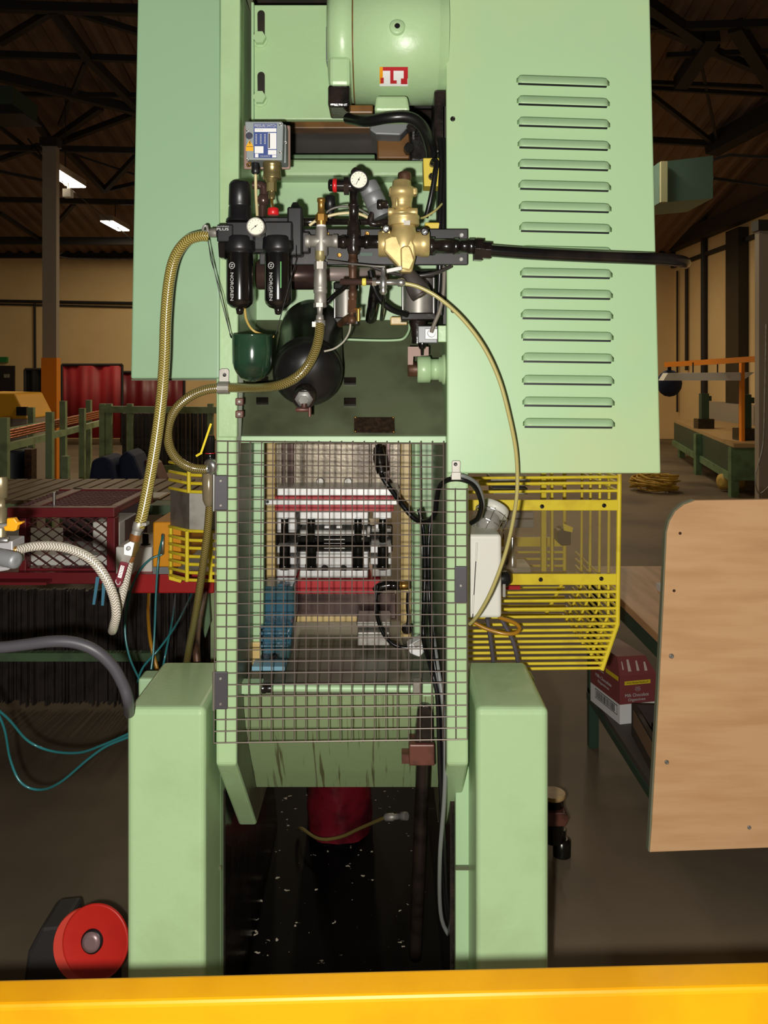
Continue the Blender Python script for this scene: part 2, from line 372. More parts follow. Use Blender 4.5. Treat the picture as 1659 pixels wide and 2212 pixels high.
b = MB(); b.pbox(8, 808, 20, 816, BD-.08, .03); b.build('door_plate', SATIN, dr)
b = MB(); b.pbox(-8, 771, 14, 783, BD-.1, .1); o = b.build('exit_sign', mat('green_sign', (40, 120, 60), .5)); tag(o, 'small green exit sign on the far wall above the dark door', 'sign')
def column(name, x, wpx, d, ytop, yo, lab):
    c = P(x, ytop, d); hw = px(wpx/2, d); t = thing(name, lab, 'column', (c.x, d, 0))
    zo = P(x, yo, d).z if yo else .02
    b = MB(); b.box(c.x-hw, d-hw*.6, zo, c.x+hw, d+hw*.6, c.z); b.build('shaft', COLG, t)
    b = MB(); b.box(c.x-hw*1.1, d-hw*.75, .02, c.x+hw*1.1, d+hw*.75, zo); b.build('lower_shaft', ORANGE if yo else COLG, t, label='orange painted lower part' if yo else None)
    b = MB(); b.box(c.x-hw*1.5, d-hw*1.5, 0, c.x+hw*1.5, d+hw*1.5, .02); b.build('base_plate', COLG, t)
    b = MB(); b.box(c.x-hw*1.25, d-hw, c.z, c.x+hw*1.25, d+hw, c.z+.12); b.build('head_plate', TRUSSM, t)
column('steel_column', 110, 30, 11.5, 318, 773, 'grey steel column with an orange lower part, left of the press')
column('steel_column', 1652, 34, 9.5, 500, None, 'grey-brown steel column at the far right edge')
def fitting(x, y, d, lab=None, hidden=False, X=None, Z=None):
    c = P(x, y, d) if X is None else Vector((X, d, Z))
    t = thing('ceiling_lamp', lab, 'lamp', c, 'fluorescent lamps under the roof')
    b = MB(); b.box(c.x-.13, d-.55, c.z+.0, c.x+.13, d+.55, c.z+.1); b.build('housing', COLG, t)
    b = MB(); b.box(c.x-.12, d-.54, c.z-.02, c.x+.12, d+.54, c.z); b.build('diffuser', LAMPM, t)
    b = MB(); b.bar((c.x, d, c.z+.1), (c.x, d, roof_z(d)), .012, .012); b.build('hanger', TRUSSM, t)
    l = bpy.data.lights.new('lamp_light', 'AREA'); l.shape = 'RECTANGLE'; l.size = .24; l.size_y = 1.05; l.energy = LAMP_W*(.35 if d < 10 else 1); l.color = (1, .80, .50)
    o = bpy.data.objects.new('lamp_light', l); COL.objects.link(o); o.location = (0, 0, -.05); o.parent = t
    return t
L_1 = fitting(141, 386, 12.8, 'lit fluorescent lamp nearer the left column')
b = MB(); c = P(147, 412, 12.4); b.box(c.x-.06, c.y-.06, c.z-.1, c.x+.06, c.y+.06, c.z+.02); b.cyl((c.x, c.y, c.z), (c.x, c.y, c.z+.12), .012); b.build('motion_sensor', LABELW, L_1)
fitting(249, 487, 16.9, 'lit fluorescent lamp further away, beside the left cover')
for X, d in ((-.6, 12.8), (-.6, 16.9), (3.4, 12.8), (3.4, 16.9), (2.1, 8.5), (-1.2, 8.5)):  # unseen lamps added to light the right wall, bench and floor
    fitting(0, 0, d, 'added unseen fluorescent lamp behind the press', X=X, Z=4.55)
b = MB(); b.tube([P(60, 300, 13.4), P(141, 400, 12.8), P(249, 487, 16.9), P(300, 530, 17.5)], .012, 6); tag(b.build('lamp_cable', TRUSSM), 'thin cable strung between the ceiling lamps', 'cable')
# teal heaters
t = thing('unit_heater', 'pale teal heater box hung high beside the right cover', 'heater', P(1480, 440, 9))
b = MB(); b.prism([(1424, 350), (1540, 336), (1540, 428), (1424, 438)], [9, 9.2, 9.2, 9], .8); b.build('casing', TEALB, t)
b = MB(); b.pbox(1428, 348, 1442, 436, 8.93, .05); b.build('louvre_flange', mat('pale_flange', (196, 200, 160), .4), t)
b = MB(); b.bar(P(1540, 345, 9.5), P(1575, 335, 9.5), .03, .03); b.bar(P(1575, 335, 9.5), P(1700, 342, 9.5), .03, .03); b.bar(P(1540, 385, 9.5), P(1680, 405, 9.5), .03, .03); b.build('bracket', TRUSSM, t)
t = thing('unit_heater', 'dark teal heater box at the far left edge under the roof', 'heater', P(20, 240, 11))
b = MB(); b.pbox(-40, 185, 26, 225, 11, .8); b.build('casing', mat('dark_teal_casing', (58, 76, 66), .5), t)
b = MB(); b.prism([(-40, 225), (26, 225), (52, 245), (-40, 245)], 11, .6); b.build('louvre', TRUSSM, t)
# ------------------------------------------------------------------ far left of the hall
def curtain(name, x0, y0, x1, y1, d, m, lab):
    t = thing(name, lab, 'curtain', P((x0+x1)/2, y1, d)); b = MB(); n = 40; vs = []
    for i in range(n+1):
        x = x0+(x1-x0)*i/n
        for y in (y0, y1): q = P(x, y, d); q.y += .03*math.sin(i*.31)+.012*math.sin(i*.83); vs.append(q)
    b.add(vs, [(2*i, 2*i+2, 2*i+3, 2*i+1) for i in range(n)], True); o = b.build('curtain_sheet', m, t)
    so = o.modifiers.new('thick', 'SOLIDIFY'); so.thickness = .01
    b = MB(); b.tube([P(x0-2, y0-2, d), P(x1+2, y0-2, d)], .03, 8); b.tube([P(x0-2, y0-2, d), P(x0-2, HZ+H*F/d, d)], .03, 8); b.tube([P(x1+2, y0-2, d), P(x1+2, HZ+H*F/d, d)], .03, 8); b.build('curtain_frame', TRUSSM, t)
curtain('welding_curtain', 136, 790, 262, 946, 18.3, REDC, 'red vinyl welding curtain right of the orange column')
curtain('welding_curtain', 264, 806, 396, 940, 19, mat('dark_red_curtain', (104, 18, 28), .45), 'darker red welding curtain under the left green cover')
curtain('welding_curtain', 56, 800, 104, 945, 17.5, mat('black_curtain', (26, 26, 26), .9, spec=.1), 'black welding curtain left of the orange column')
t = thing('yellow_machine', 'orange-yellow machine with a sloped hood at the far left edge', 'machine', P(20, 905, 10))
b = MB(); b.prism([(-60, 848), (32, 850), (60, 905), (-60, 905)], 10, .8); b.build('hood', mat('machine_yellow', (236, 172, 30), .45), t, .02)
b = MB(); b.pbox(35, 879, 57, 898, 9.97, .05); b.build('window', BLACK, t)
b = MB(); c = P(-60, 905, 10); e = P(60, 905, 10); b.box(c.x, 10.02, 0, e.x-.02, 10.7, c.z); b.build('base', COLG, t)
# copper tube rack
t = thing('tube_rack', 'green steel rack holding long copper tubes, far left', 'rack', P(100, 1035, 7.4))
b = MB(); b.bar(P(-60, 985, 6.2), P(222, 912, 9.5), .06, .06); b.bar(P(-40, 942, 6.6), P(222, 893, 9.9), .05, .05); b.build('rail', RACKG, t)
for x, y0, d in ((11, 902, 6.6), (108, 890, 7.1), (137, 866, 8.2), (178, 882, 8.6), (192, 864, 9.6), (68, 880, 8.4), (142, 985, 7.0)):
    c = P(x, y0, d); b = MB(); b.box(c.x-.028, d-.028, 0, c.x+.028, d+.028, c.z); b.build('post', RACKG, t)
for i in range(12):
    b = MB(); dz = (i % 4)*6; dx = (i//4)*.05
    p = P(-70, 950+dz, 6.3+dx); q = P(216, 888+dz*.7, 9.6+dx); b.tube([p, q], .0105, 8)
    tag(b.build('copper_tube', COPPER), 'long copper tube lying in the bundle on the green rack', 'tube', 'copper tubes on the green rack')
# bar rack
t = thing('bar_rack', 'green frame rack for upright bars behind the hose loop', 'rack', P(340, 1120, 9))
b = MB(); b.bar(P(218, 884, 9), P(470, 886, 9), .07, .07); b.bar(P(218, 1010, 9), P(470, 1012, 9), .06, .06); b.build('rail', RACKG, t)
for x in (222, 236, 281, 455):
    c = P(x, 872, 9); b = MB(); b.box(c.x-.03, 8.97, 0, c.x+.03, 9.03, c.z); b.build('post', RACKG, t)
b = MB(); c = P(268, 1010, 9.1); e = P(468, 1010, 9.1); b.box(c.x, 9.05, c.z-.05, e.x, 9.4, c.z); b.build('tray', RACKG, t)
bars = None
for i in range(23):
    x = 268+i*8.6; c = P(x, 1010, 9.12)
    if bars is None:
        m_ = MB(); q = P(x, 893, 9.12); m_.box(c.x-.018, 9.11, c.z, c.x+.016, 9.16, q.z); bars = m_.build('steel_bar', BARST)
        tag(bars, 'dark upright steel bar standing in the green frame rack', 'bar', 'upright bars in the green rack'); base = bars.location.copy(); x_0 = c.x
    else:
        o = bars.copy(); COL.objects.link(o); o.location = base+Vector((c.x-x_0, .012*(i % 3), 0))
# bags, drum, slatted table
b = MB(); b.prism([(188, 1238), (190, 1040), (196, 995), (222, 985), (238, 992), (252, 1040), (254, 1238)], 6.6, .35); tag(b.build('blue_sack', BLUED, None, .03), 'dark blue sack slumped behind the slatted table, left of two', 'sack')
b = MB(); b.prism([(256, 1230), (256, 1040), (254, 990), (272, 972), (288, 985), (310, 1040), (312, 1230)], 6.7, .35); tag(b.build('blue_sack', BLUED, None, .03), 'taller dark blue sack right of its twin, behind the slatted table', 'sack')
b = MB(); b.prism([(314, 1219), (306, 1020), (308, 998), (316, 992), (330, 1005), (345, 1040), (346, 1219)], 6.9, .3); tag(b.build('maroon_sack', DKRED, None, .03), 'maroon sack beside the blue sacks', 'sack')
t = thing('waste_drum', 'dark blue drum at the left edge behind the slatted table', 'drum', P(25, 1100, 7))
b = MB(); c = P(22, 970, 7); b.lathe((c.x, 7, c.z), (0, 0, -1), [(0, .17), (.02, .18), (.3, .175), (.32, .185), (.34, .175), (.8, .175), (c.z-.005, .17)], 24); b.build('body', mat('dark_blue_drum', (18, 26, 44), .4), t)
b = MB(); c = P(66, 970, 6.9); b.box(c.x-.03, 6.85, 0, c.x+.03, 6.95, c.z); tag(b.build('timber_post', RUST), 'brown timber post beside the dark blue drum', 'post')
t = thing('slatted_table', 'wide worn slatted table behind the maroon mesh guard', 'table', (-2.2, 5.6, 0))
for i in range(24):
    X = -3.5+i*.105; b = MB(); b.box(X, 5.2, .775, X+.082, 6.25, .8); b.build('slat', SLATW, t)
b = MB(); b.box(-3.5, 5.22, .70, -1.0, 5.28, .774); b.box(-3.5, 6.15, .70, -1.0, 6.21, .774); b.build('rail', RACKG, t)
for X, y in ((-3.4, 5.25), (-1.1, 5.25), (-3.4, 6.18), (-1.1, 6.18)):
    b = MB(); b.box(X-.03, y-.03, 0, X+.03, y+.03, .70); b.build('leg', RACKG, t)
t = thing('clipboard', 'clipboard with a sheet of paper lying on the slatted table', 'clipboard', P(300, 1065, 5.35))
c = P(300, 1065, 5.35); b = MB(); b.box(c.x-.19, 5.22, .801, c.x+.17, 5.5, .806); b.build('board', PAPER, t)
b = MB(); b.box(c.x-.17, 5.24, .807, c.x+.16, 5.47, .81); b.build('paper_sheet', LABELW, t)
b = MB(); b.box(c.x-.06, 5.44, .81, c.x+.06, 5.48, .83); b.build('clip', BLACK, t)
# ------------------------------------------------------------------ red infeed machine on the left
t = thing('infeed_table', 'red framed infeed table to the left of the press', 'table', (-1.1, 2.9, 0))
zt = P(0, 1240, 2.75).z
b = MB(); b.pbox(282, 1241, 462, 1282, 2.62, .06); b.build('front_rail', REDM, t, .004, 'bright red rail')
b = MB(); b.pbox(-440, 1237, 262, 1262, 2.75, .06); b.build('side_rail', REDW, t, .004, 'dark red rail'); 
b = MB(); b.pbox(-60, 1258, 100, 1264, 2.7, .05); b.build('lower_rail', REDW, t)
b = MB(); b.box(-1.95, 2.82, zt-.04, -.52, 3.6, zt-.005); b.build('table_top', GREYAL, t)
for X, y in ((-1.9, 2.83), (-.56, 2.85), (-1.9, 3.55), (-.56, 3.55)):
    b = MB(); b.box(X-.03, y-.03, 0, X+.03, y+.03, zt-.05); b.build('leg', RACKG, t)
def expanded(b, x0, y0, x1, y1, d, w_=30., h_=10.5, th=.0035):
    j = 0; y = y0
    while y < y1:
        x = x0; k = 0
        while x < x1:
            s = 1 if (k+j) % 2 else -1
            ya, yb = y-s*h_*.5, y+s*h_*.5
            b.bar(P(x, min(max(ya, y0), y1), d), P(min(x+w_/2, x1), min(max(yb, y0), y1), d), .003, .006, (0, 1, 0)); x += w_/2; k += 1
        y += h_; j += 1
t = thing('mesh_guard', 'maroon expanded-metal guard box on the red infeed table', 'guard', P(140, 1237, 2.8))
b = MB(); b.pbox(15, 1097, 247, 1118, 2.78, .04); b.pbox(230, 1118.5, 248, 1238, 2.78, .04); b.pbox(40, 1118.5, 56, 1238, 2.78, .04); b.pbox(56.5, 1228, 229.5, 1238, 2.78, .04)
z1 = P(0, 1097, 2.78).z; xl = P(15, 0, 2.78).x; xr = P(247, 0, 2.78).x
b.box(xr-.03, 2.82, z1-.025, xr, 3.25, z1); b.box(xl+.05, 2.82, z1-.025, xl+.09, 3.25, z1); b.box(xl, 3.22, z1-.025, xr, 3.25, z1); b.box(xr-.03, 3.22, P(0, 1238, 2.78).z, xr, 3.25, z1)
b.build('frame', REDW, t, .003)
b = MB(); expanded(b, 54, 1117, 232, 1230, 2.80); b.build('front_mesh', DKRED, t)
b = MB(); y = 2.84; j = 0
while y < 3.22:
    x = xl; k = 0
    while x < xr:
        s = 1 if (k+j) % 2 else -1
        b.bar((x, y-s*.008, z1-.006), (min(x+.024, xr), y+s*.008, z1-.006), .004, .003); x += .024; k += 1
    y += .016; j += 1
b.build('top_mesh', DKRED, t)
b = MB(); b.cyl(P(117, 1100, 2.85), P(117, 1063, 2.85), .005); b.build('latch_rod', STEEL, t)
b = MB(); b.box(xl+.02, 3.215, P(0, 1238, 2.78).z, xr-.035, 3.219, z1-.03); b.build('dark_backing', mat('dark_maroon_sheet', (50, 30, 28), .6), t)  # added sheet, its dark colour stands in for the dim guard interior
t = thing('feeder_unit', 'pale feeder unit seen behind the maroon mesh', 'machine', P(200, 1240, 2.92))
b = MB(); b.pbox(56, 1200, 246, 1236, 2.9, .25); b.build('base_block', WHITE, t, .004)
b = MB(); b.pbox(200, 1128, 258, 1190, 2.9, .2); b.build('upright_block', WHITE, t, .004)
b = MB(); b.prism([(255, 1130), (275, 1122), (318, 1098), (318, 1182), (255, 1182)], 2.96, .2); b.build('slide_housing', BROWNST, t)
b = MB(); b.pbox(250, 1182, 328, 1240, 2.66, .25); tag(b.build('white_plinth', WHITE, None, .003), 'white plinth block on the red rail, beside the orange box', 'block')
b = MB(); c = P(315, 1180, 2.7); b.lathe(c, (0, 0, 1), [(0, .016), (.008, .016), (.01, .011), (.04, .011), (.042, .006)], 16); tag(b.build('black_knob', BLACK), 'small black knob on top of the white plinth', 'knob')
b = MB(); b.pbox(320, 1092, 372, 1112, 3.0, .12); tag(b.build('green_slide_rail', GREENM), 'short green slide rail behind the orange box', 'rail')
t = thing('orange_box', 'orange-yellow box with a bar handle left of the press', 'box', P(350, 1225, 2.45))
b = MB(); c = P(330, 1225, 2.45); e = P(369, 1128, 2.45); b.box(c.x, 2.45, c.z, e.x+.03, 2.85, e.z); b.build('body', YELD, t, .004)
b = MB(); b.tube([P(352, 1155, 2.45), P(352, 1155, 2.42), P(351, 1196, 2.42), P(351, 1196, 2.45)], .005, 8); b.build('handle', STEEL, t)
b = MB(); b.pbox(330, 1225, 370, 1240, 2.46, .3); b.build('base_strip', GREYAL, t)
# bar stock standing under the table, green rail
b = MB(); random.seed(3)
for i in range(150):
    x = -30+i*3.4; d = 3.9+.05*random.random(); q = P(x, 1272+random.random()*6, d); e = P(x+2.6, 0, d); b.box(q.x, d, .02+.03*random.random(), e.x, d+.03, q.z)
o = b.build('flat_bar_stock', BARST); tag(o, 'mass of dark upright flat bars under the infeed table', 'bar stock', kind='stuff')
t = thing('stock_rail', 'pale green rail across the dark flat bars', 'rail', P(170, 1480, 3.85))
b = MB(); b.pbox(-60, 1411, 345, 1429, 3.85, .04); b.build('rail', GREENM, t)
for x in (-55, 345):
    q = P(x, 1411, 3.95); b = MB(); b.box(q.x-.02, 3.86, 0, q.x+.02, 3.89, q.z-.03); b.build('post', GREENM, t)
# left yellow guard
t = thing('yellow_barred_guard', 'yellow barred guard with steel plates, left of the press', 'guard', P(410, 1255, 2.25))
def grow(b, y, l=8, r=.0045):
    b.tube([P(366, y-l, 2.42), P(408, y, 2.25), P(470, y+2, 2.25)], r, 8)
b = MB()
for y in (1006, 1026, 1044, 1062): grow(b, y)
for y in (1147, 1167, 1184, 1202, 1219, 1237, 1253): grow(b, y, 10)
for q in ((408, 1000, 1064, 2.245), (404, 1147, 1256, 2.245), (369, 1140, 1245, 2.42), (455, 1147, 1256, 2.25)): b.tube([P(q[0], q[1], q[3]), P(q[0], q[2], q[3])], .0055, 8)
b.build('bars', YEL, t)
b = MB(); b.prism([(368, 1056), (409, 1064), (409, 1146), (368, 1138)], [2.41, 2.255, 2.255, 2.41], .004); b.build('side_plate', SATIN, t)
b = MB(); b.pbox(409, 1065, 470, 1147, 2.256, .004); b.build('front_plate', SATIN, t)
b = MB(); b.prism([(365, 1245), (393, 1252), (390, 1259), (365, 1252)], 2.36, .03); b.build('foot_bracket', YEL, t)
# ------------------------------------------------------------------ far right of the hall
t = thing('green_workbench', 'long green steel bench along the right wall', 'workbench', P(1560, 1070, 11))
zt2 = .64
b = MB(); xa = P(1585, 0, 10.6).x
b.wprism([Vector((xa, 10.6, zt2)), Vector((6.5, 10.6, zt2)), Vector((6.3, 16, zt2)), Vector((5.6, 16, zt2))], (0, 0, .05)); b.build('bench_top', mat('tan_bench_top', (170, 140, 96), .5), t)
b = MB(); b.box(xa, 10.62, .22, 6.5, 10.68, .64); b.build('end_apron', GREENM, t)
b = MB(); b.wprism([Vector((xa, 10.65, .3)), Vector((5.6, 16, .3)), Vector((5.65, 16, .3)), Vector((xa+.05, 10.65, .3))], (0, 0, .34)); b.build('side_apron', BENCHG, t)
b = MB(); b.wprism([Vector((xa-.02, 10.65, .2)), Vector((5.56, 16, .2)), Vector((5.66, 16, .2)), Vector((xa+.06, 10.65, .2))], (0, 0, .1)); b.build('lower_rail', GREENM, t)
for X, y in ((xa+.03, 10.68), (6.4, 10.68), (xa+.45, 13.0), (6.2, 15.8), (5.6, 15.6)):
    b = MB(); b.box(X-.05, y-.05, 0, X+.05, y+.05, .64); b.build('leg', GREENM, t)
for x, y0, y1, d, lab in ((1522, 850, 942, 13.5, 'left of the two dark green clamp stands on the far bench'), (1611, 852, 958, 11.2, 'right of the two dark green clamp stands on the far bench')):
    tt = thing('clamp_stand', lab, 'clamp stand', P(x, y1, d))
    q = P(x, y0, d); b = MB(); b.box(q.x-.07, d-.06, .69, q.x+.05, d+.06, q.z); b.box(q.x+.05, d-.04, q.z-.12, q.x+.1, d+.04, q.z-.04); b.build('upright', BENCHG, tt)
    b = MB(); b.box(q.x-.14, d-.1, .69, q.x+.12, d+.1, .85); b.build('jaw', BLACKO, tt)
t = thing('hoist_beam', 'thin orange overhead beam near the right wall', 'beam', P(1550, 790, 10.6))
b = MB(); b.bar(P(1438, 788, 12.2), P(1656, 774, 10.0), .05, .07); b.build('beam', ORANGE, t)
for x, d in ((1604, 11.0),):
    q = P(x, 782, d); b = MB(); b.box(q.x-.022, d-.02, .69, q.x+.022, d+.06, q.z); b.build('post', ORANGE, t)
t = thing('hanging_batten_lamp', 'unlit cream batten lamp hung on chains under the orange beam', 'lamp', P(1530, 822, 11))
b = MB(); b.prism([(1443, 806), (1630, 804), (1605, 822), (1433, 822)], 11, .2); b.build('housing', WHITE, t)
b = MB()
for x in (1497, 1550): b.cyl(P(x, 805, 11.1), P(x, 783, 11.1), .01, n=6)
b.build('chain', TRUSSM, t)
b = MB(); c = P(1446, 828, 12.2); b.ball(c, .19, 16, (1, .6, 1.05)); b.bar(c+Vector((0, 0, .15)), c+Vector((0, 0, .29)), .05, .02); tag(b.build('blue_bag', BLUED), 'dark blue bag hanging beside the right green cover', 'bag')
b = MB(); random.seed(11)
for i in range(14):
    pts = []; a0 = random.random()*6
    for k in range(9):
        a = a0+k*.8; r = .12+.22*random.random(); pts.append(Vector((3.66+r*1.0*math.cos(a), 11.2+r*math.sin(a), .03+.018*i*(1-k/16)+.02*random.random())))
    b.tube(pts, .012, 6, 4)
tag(b.build('yellow_rope_heap', mat('yellow_rope', (176, 140, 44), .6)), 'tangled heap of yellow cord on the floor behind the guard', 'rope')
b = MB(); c = P(1592, 1068, 11.0); b.lathe((c.x-.16, 11.15, .13), (1, .3, 0), [(0, .05), (.02, .11), (.3, .12), (.34, .06)], 16); tag(b.build('yellow_roll', mat('dull_yellow', (176, 146, 66), .7)), 'dull yellow roll lying under the far green bench', 'roll')
b = MB(); b.tube([P(1655, 700, 8), P(1652, 850, 8), P(1648, 960, 8), P(1632, 1030, 8), P(1640, 1066, 8), P(1662, 1050, 8)], .006, 6, 5); tag(b.build('thin_cord', ZINC), 'thin pale cord hanging at the right edge', 'cord')
# ================================================================== THE PRESS
FD = 1.78                                          # distance of the frame's rear edges
t = press = thing('power_press', 'tall pale green power press seen from behind', 'press', (-.1, 2.05, 0))
def yz_plate(x0, x1, prof):
    b = MB(); b.wprism([Vector((x0, y, z)) for y, z in prof], (x1-x0, 0, 0)); return b
def Z(y, d): return H-(y-HZ)/F*d
def X(x, d): return (x-CX)/F*d
zt_, zb_ = Z(-60, FD), Z(1652, FD)
prof = [(FD, zt_), (FD, zb_), (2.06, Z(1782, 2.06)), (2.34, Z(1782, 2.06)), (2.34, zt_)]
b = yz_plate(X(466, FD), X(511, FD), prof); b.build('side_plate', GREEN, t, .006)
b = yz_plate(X(965, FD), X(1012, FD), prof); b.build('side_plate', GREEN, t, .006)
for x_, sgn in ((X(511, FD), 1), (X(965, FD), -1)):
    b = yz_plate(x_+sgn*.0002, x_+sgn*.0008, [(FD+.006, Z(957, FD)), (FD+.006, zb_+.004), (2.06, Z(1776, 2.06)), (2.33, Z(1776, 2.06)), (2.33, Z(957, FD))]); b.build('inner_face', GREEND, t)  # thin skin over the plate: dirt and grazing shade in its colour
# rear upper edge strip beside the left cover
b = MB(); b.prism([(476, -60), (519, -60), (512, 945), (470, 945)], 1.765, .02); b.build('edge_strip', GREEN, t, .003)
for x0, x1 in ((519, 546),):
    b = MB(); b.pbox(x0, -60, x1, 262, 1.98, .02); b.build('web_strip', GREEND, t)
# legs
def leg(x0, x1, xb0, xb1):
    b = MB(); b.box(X(x0, 1.74), 1.74, 0, X(x1, 1.74), 2.025, Z(1530, 1.74)); b.build('leg', GREEN, t, .014, seg=4)
    b = MB(); b.box(X(xb0, 1.9), 1.9, 0, X(xb1, 1.9), 1.93, Z(1490, 1.9)); b.build('leg_web', GREENC, t, .003)
leg(273, 443, 441, 476); leg(1029, 1186, 984, 1042)
b = MB(); b.pbox(446, 1480, 464, 1622, 1.895, .004); b.build('pivot_spacer', TAN, t)
b = MB(); b.pbox(1013, 1505, 1034, 1620, 1.895, .004); b.build('pivot_spacer', TAN, t)
b = MB(); b.pbox(440, 1872, 478, 1880, 1.893, .007); b.build('web_seam', GREEND, t)
b = MB(); b.pbox(984, 1872, 1040, 1880, 1.893, .007); b.build('web_seam', GREEND, t)
for x0, x1 in ((298, 345), (1120, 1156)):
    b = MB(); b.pbox(x0, 1466, x1, 1540, 2.03, .06); b.build('pivot_lug', GREENC, t, .006)
# inner black flanks between side plates and legs, sloping foot rails
b = MB(); b.wprism([Vector((X(474, 1.93), 1.94, .0)), Vector((X(474, 1.93), 1.94, .62)), Vector((X(474, 1.93), 2.6, .62)), Vector((X(474, 1.93), 2.9, 0))], (.012, 0, 0)); b.build('leg_flank', BLACKO, t)
b = MB(); b.wprism([Vector((X(984, 1.93), 1.94, .0)), Vector((X(984, 1.93), 1.94, .62)), Vector((X(984, 1.93), 2.6, .62)), Vector((X(984, 1.93), 2.9, 0))], (-.012, 0, 0)); b.build('leg_flank', BLACKO, t)
b = MB(); b.box(-.475, 1.95, 0, -.435, 2.86, .09); b.build('foot_rail', GREENM, t, .004)
b = MB(); b.box(.195, 1.95, 0, .235, 2.86, .09); b.build('foot_rail', GREENM, t, .004)
b = MB(); b.cyl(P(1030, 1970, 2.0), P(1016, 1970, 2.0), px(26, 2.0), n=20); b.pbox(1016, 1985, 1026, 2060, 2.0, .02); b.build('locking_handle', BLACK, t)
# back wall and openings
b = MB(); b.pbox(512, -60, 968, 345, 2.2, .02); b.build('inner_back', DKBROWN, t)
b = MB(); b.pbox(512, 378, 968, 700, 2.06, .03); b.build('back_plate', GREENC, t)
b = MB(); b.prism([(512, 342), (968, 346), (968, 380), (512, 380)], 1.99, .09); b.build('cross_rib', GREEN, t, .008)
b = MB(); b.pbox(625, 257, 830, 277, 2.12, .05); b.build('slot_lip', ORANGEB, t, .003)
b = MB(); b.pbox(630, 333, 810, 342, 2.02, .03); b.build('slot_edge', GREENM, t, .003)
b = MB(); b.pbox(815, 275, 885, 342, 2.13, .05); b.build('bearing_block', ORANGEB, t, .004)
b = MB(); b.prism([(800, 262), (885, 258), (880, 276), (865, 292), (812, 290), (798, 280)], 2.02, .06); b.build('motor_foot_bracket', GREYAL, t, .004)
b = MB(); b.pbox(885, 235, 966, 348, 2.03, .12); b.build('oily_side_block', BLACKO, t, .006)
for x, y, r in ((889, 282, 12), (882, 326, 11)):
    b = MB(); b.hexn(P(x, y, 2.03), P(x, y, 2.03)-Vector((0, .03, 0)), px(r, 2.0)); b.build('bolt', BLACKO, t)
b = MB(); b.box(X(965, FD)-.006, 1.80, Z(700, 1.8), X(965, FD)-.0005, 2.05, Z(230, 1.8)); b.build('grime_shade_liner', DKBROWN, t)  # added dark sheet: grime and grazing shade painted over the side plate
# motor mounting plate with slots and bolts
b = MB(); b.pbox(546, 10, 760, 258, 1.90, .02); mp = b.build('motor_plate', GREEN, t, .003)
b = MB(); b.pbox(543, 5, 548, 260, 1.885, .02); b.build('plate_edge', GREENC, mp)
for y0, y1, yb in ((22, 78, 88), (155, 205, 216)):
    b = MB(); b.prism([(564+8*math.cos(a*math.pi/8), (y0+8 if a < 9 else y1)-8*math.sin(a*math.pi/8)) for a in range(17)], 1.8992, .0006)
    b.build('slot', DKBROWN, mp)
    b = MB(); b.lathe(P(562, yb, 1.9), (0, -1, 0), [(0, px(16, 1.9)), (.003, px(16, 1.9))], 20); b.hexn(P(562, yb-3, 1.897), P(562, yb-3, 1.897)-Vector((0, .014, 0)), px(14, 1.88)); b.build('bolt', GREEN, mp, .001)
# sloping deck
b = MB()
b.wprism([Vector((X(512, 1.8), 1.8, Z(941, 1.8))), Vector((X(512, 1.8), 2.06, Z(690, 2.06))), Vector((X(512, 1.8), 2.075, Z(690, 2.06)-.02)), Vector((X(512, 1.8), 1.8, Z(957, 1.8)))], (X(965, 1.8)-X(512, 1.8), 0, 0))
b.build('sloping_deck', GREEND, t, .003)  # deck's grazing shade is part of this darker green
b = MB(); b.pbox(512, 942, 964, 957, 1.792, .03); b.build('deck_lip', GREENC, t, .002)
b = MB(); b.wprism([P(508, 1000, 1.785), P(514, 760, 1.785), P(528, 760, 1.785), P(518, 1000, 1.785)], (0, .012, 0)); b.build('weld_strip', GREEND, t)
def on_deck(x, y):                                  # deck plane through the rows
    # z = z0 + k (d - 1.8)
    z0 = Z(941, 1.8); k = (Z(690, 2.06)-z0)/.26
    d = (H-z0+k*1.8)/((y-HZ)/F+k); return P(x, y, d)
q0, q1, q2, q3 = on_deck(765, 903), on_deck(852, 903), on_deck(853, 936), on_deck(765, 935); nn = Vector((0, -.7, .7))*.003
b = MB(); b.wprism([q0, q1, q2, q3], nn); npl = b.build('nameplate', mat('dark_bronze_plate', (50, 38, 30), .35, .4, rgb2=(84, 62, 48), scale=120., amt=.6), t)
for q in (q0, q1, q2, q3):
    c = q.lerp((q0+q2)/2, .06)+nn; b = MB(); b.ball(c, .0022, 8); b.build('rivet', BRASSY, npl)
for x, y, h in ((755, 825, 12), (755, 870, 14), (566, 868, 12), (566, 822, 10)):
    b = MB(); a = on_deck(x-12, y-h/2); e = on_deck(x+14, y-h/2); f = on_deck(x+14, y+h/2); g = on_deck(x-12, y+h/2); b.wprism([a, e, f, g], Vector((0, -.7, .7))*.006); b.build('tank_lug', BLACKO, t)
